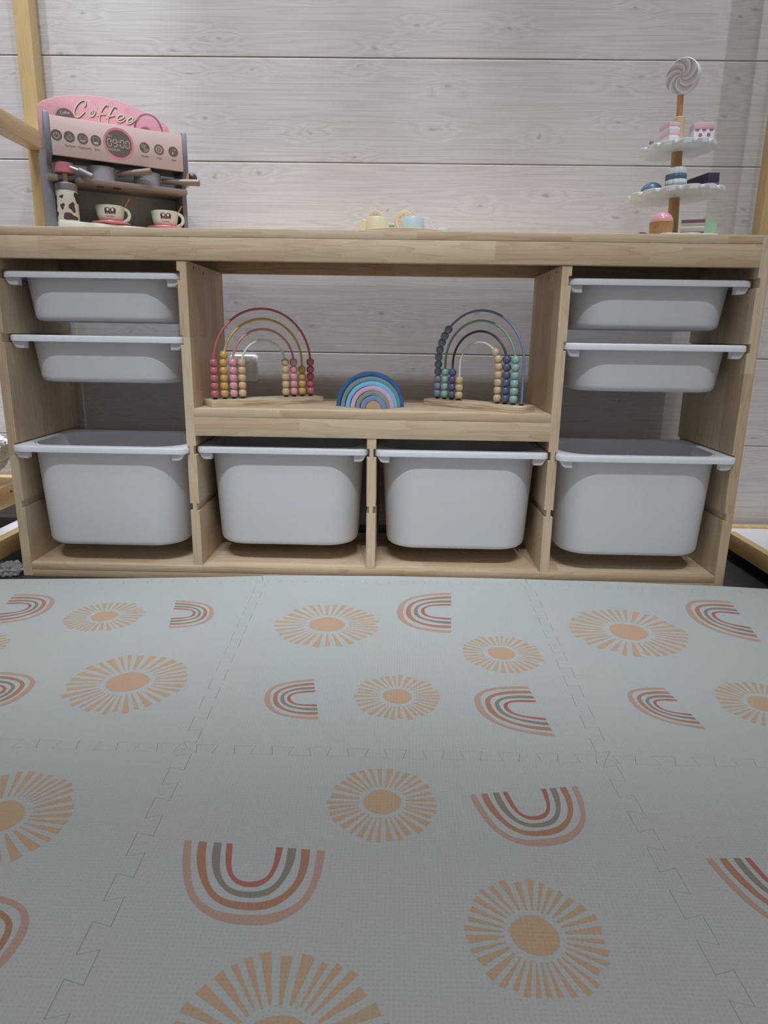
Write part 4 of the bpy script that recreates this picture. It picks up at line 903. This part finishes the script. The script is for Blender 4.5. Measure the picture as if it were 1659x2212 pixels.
MB(lean).cyl((CX, CY), 1.2, 93.22, 101.88).build('pole', 'beech', cs)
MB(lean).cyl((CX, CY), 1.2, 103.02, 109.2, .15).build('pole', 'bead_wood', cs)
lp = MB(lean).cyl((CX, CY), .68, 109.2, 114.0).build('lollipop_stick', 'beech', cs)
Q = lean @ Matrix.Translation((CX + .3, CY, 117.4)) @ Matrix.Rotation(math.radians(-42), 4, 'Z')
MB(Q).rod((0, -.9, 0), (0, .9, 0), 3.7, bev=.12, n=60).build('lollipop', 'white', cs)
mb = MB(Q)
NS = 21
for k in range(NS):
    mi = (0, 1, 2)[k % 3]
    if mi == 1: continue
    mi = 0 if mi == 0 else 1
    rows = []
    for i in range(15):
        q = i / 14; rr = 3.5 * q; sw_ = 1.5 * (1 - q) ** 1.0 * -1.2 + .0
        t0 = 2 * math.pi * k / NS + sw_; t1 = 2 * math.pi * (k + 1) / NS + sw_
        rows.append((mb.bm.verts.new((rr * math.cos(t0), -.93, rr * math.sin(t0) )), mb.bm.verts.new((rr * math.cos(t1), -.93, rr * math.sin(t1)))))
    for A, B in zip(rows, rows[1:]):
        f = mb.bm.faces.new((A[0], B[0], B[1], A[1])); f.material_index = mi
for v in mb.bm.verts: v.co = Q @ v.co
mb.build('swirl', ['l_blue', 'l_peach'], cs, smooth=False)

def layers(T, poly, z0, spec, name, parent, bev=.04):
    z = z0
    for h, m_ in spec:
        MB(T).prism(poly, 'z', z, z + h - .005, bev=bev).build('layer', m_, parent); z += h
gt, gm, gb = 'toy cakes on the top plate', 'toy cakes on the middle plate', 'toy cakes on the bottom plate'
def arcp(c, R_, a0, a1, n=12): return [(c[0] + R_ * math.cos(math.radians(a0 + (a1 - a0) * i / n)), c[1] + R_ * math.sin(math.radians(a0 + (a1 - a0) * i / n))) for i in range(n + 1)]
def base_of(T, x, y, z): return tuple(T @ Vector((x, y, z)))
zt = 103.02
o = thing('cake_slice', base_of(lean, 68, 11.5, zt), 'round backed toy cake slice in pink and white layers, left on the top plate', 'toy cake', gt)
poly = [(66.6, 15.4), (67.1, 10.2)] + arcp((67.3, 13.2), 3.0, -78, 15, 8) + [(69.6, 15.4)]
layers(lean, poly, zt, [(1.0, 'c_pink'), (.75, 'white'), (.95, 'c_pink'), (.8, 'white'), (.95, 'c_pink')], 'l', o)
o = thing('cake_slice', base_of(lean, 75, 11, zt), 'white toy cake slice with pink icing and magenta dots, right on the top plate', 'toy cake', gt)
poly = [(72.7, 10.6), (77.4, 10.9), (76.6, 14.8), (73.2, 14.6)]
MB(lean).prism(poly, 'z', zt, zt + 2.7, bev=.06).build('sponge', 'white', o); MB(lean).prism(poly, 'z', zt + 2.71, zt + 4.1, bev=.1).build('icing', 'c_pink', o)
mb = MB(lean)
F = lambda x, z: Vector((72.7 + x, 10.6 + x * .0638 - .04, zt + z))
for x in (.75, 2.35, 4.0):
    vs = [F(x + .55 * math.cos(math.pi * i / 12 + math.pi), 2.72 + .55 * math.sin(math.pi * i / 12 + math.pi) * .8) for i in range(13)]; mb.flat(vs)
for x in (1.5, 3.4): mb.disc((x, 1.5), .42, F, 0, 20, 1)
mb.build('dots', 'c_mag', o, smooth=False)
tag(MB(lean).ell((64.0, 12.5, zt + .75), .5, .5, .75).build('toy_berry', 'brown', origin=base_of(lean, 64, 12.5, zt)), 'tiny brown toy berry at the left edge of the top plate', 'toy berry')
zm = 93.22
o = thing('toy_shell_cake', base_of(lean, 64.2, 11.5, zm), 'blue striped dome shaped toy cake, left on the middle plate', 'toy cake', gm)
MB(lean).lathe([(2.3, zm), (2.35, zm + .3), (2.2, zm + .9), (1.8, zm + 1.45), (1.1, zm + 1.85), (0, zm + 2.0)], (64.2, 11.5, 0), 40).build('dome', 'c_navy', o, angle=70)
mb = MB(lean)
for k in (-.9, -.3, .3, .9):
    pts = []
    for i in range(13):
        t = math.pi * i / 12; x = 2.25 * math.cos(t); y = k * 1.3; q = max(0, 1 - (x / 2.35) ** 2 - (y / 2.35) ** 2)
        if q > .02: pts.append((64.2 + x, 11.5 + y, zm + .15 + 1.9 * math.sqrt(q)))
    if len(pts) > 2: mb.tube(pts, .13, 8)
mb.build('icing_stripes', 'c_slate', o)
o = thing('scalloped_cake', base_of(lean, 69, 9.6, zm), 'scalloped round toy cake in white, navy and grey layers, middle of the middle plate', 'toy cake', gm)
z = zm
for h, m_ in ((1.1, 'c_slate'), (.85, 'white'), (1.15, 'c_navy'), (1.3, 'white')):
    MB(lean).lathe([(2.25, z), (2.3, z + .06), (2.3, z + h - .08), (2.22, z + h - .01)], (68.9, 9.6, 0), 120, lobes=(11, .28)).build('layer', m_, o, angle=50); z += h
o = thing('cake_slice', base_of(lean, 75.6, 10, zm), 'dark plum toy cake slice, right on the middle plate', 'toy cake', gm)
MB(lean).prism([(75.3, 7.6), (78.1, 8.2), (73.6, 15.0)], 'z', zm, zm + .9, bev=.08).build('sponge', 'c_purp', o)
MB(lean).prism([(75.3, 7.6), (78.1, 8.2), (73.6, 15.0)], 'z', zm + .91, zm + 2.9, bev=.12).build('icing', 'c_plum', o)
zb_ = 83.0
o = thing('toy_cupcake', (64.9, 6.2, zb_), 'toy cupcake with glossy pink dome in a wooden cup, left on the bottom plate', 'toy cake', gb)
MB().lathe([(2.35, zb_), (2.45, zb_ + .1), (2.62, zb_ + 2.55), (2.5, zb_ + 2.65)], (64.9, 6.2, 0), 44).build('cup', 'beech', o)
MB().ell((64.9, 6.2, zb_ + 2.6), 2.45, 2.45, 2.25, z0=0, n=44).build('icing', 'c_dome', o, angle=60)
o = thing('cake_slice', (72, 5.5, zb_), 'layered purple, tan and white toy cake slice, on the bottom plate', 'toy cake', gb)
layers(None, [(69.2, 5.9), (73.9, 4.4), (75.2, 7.9)], zb_, [(.6, 'c_purp'), (.7, 'c_tan'), (.45, 'c_pale'), (.7, 'c_tan'), (.7, 'c_purp')], 'l', o, .03)
tag(MB(Matrix.Translation((76.8, 9.6, zb_ + 2.22)) @ Matrix.Rotation(.25, 4, 'Z')).rod((0, -.5, 0), (0, .5, 0), 2.2, bev=.2, n=44).build('toy_biscuit', 'c_green', origin=(76.8, 9.6, zb_)), 'round pale green toy biscuit standing behind the layered cake slice', 'toy biscuit', gb)
tag(MB().lathe([(1.9, 82.37), (1.5, 82.75), (.5, 83.1), (0, 83.15)], (60.0, 4.0, 0), 30).build('toy_chocolate_drop', 'dark', origin=(60, 4, 82.35)), 'flat dark drop lying left of the cupcake on the countertop', 'toy sweet')

for o in bpy.data.objects:
    if '_o' in o: del o['_o']
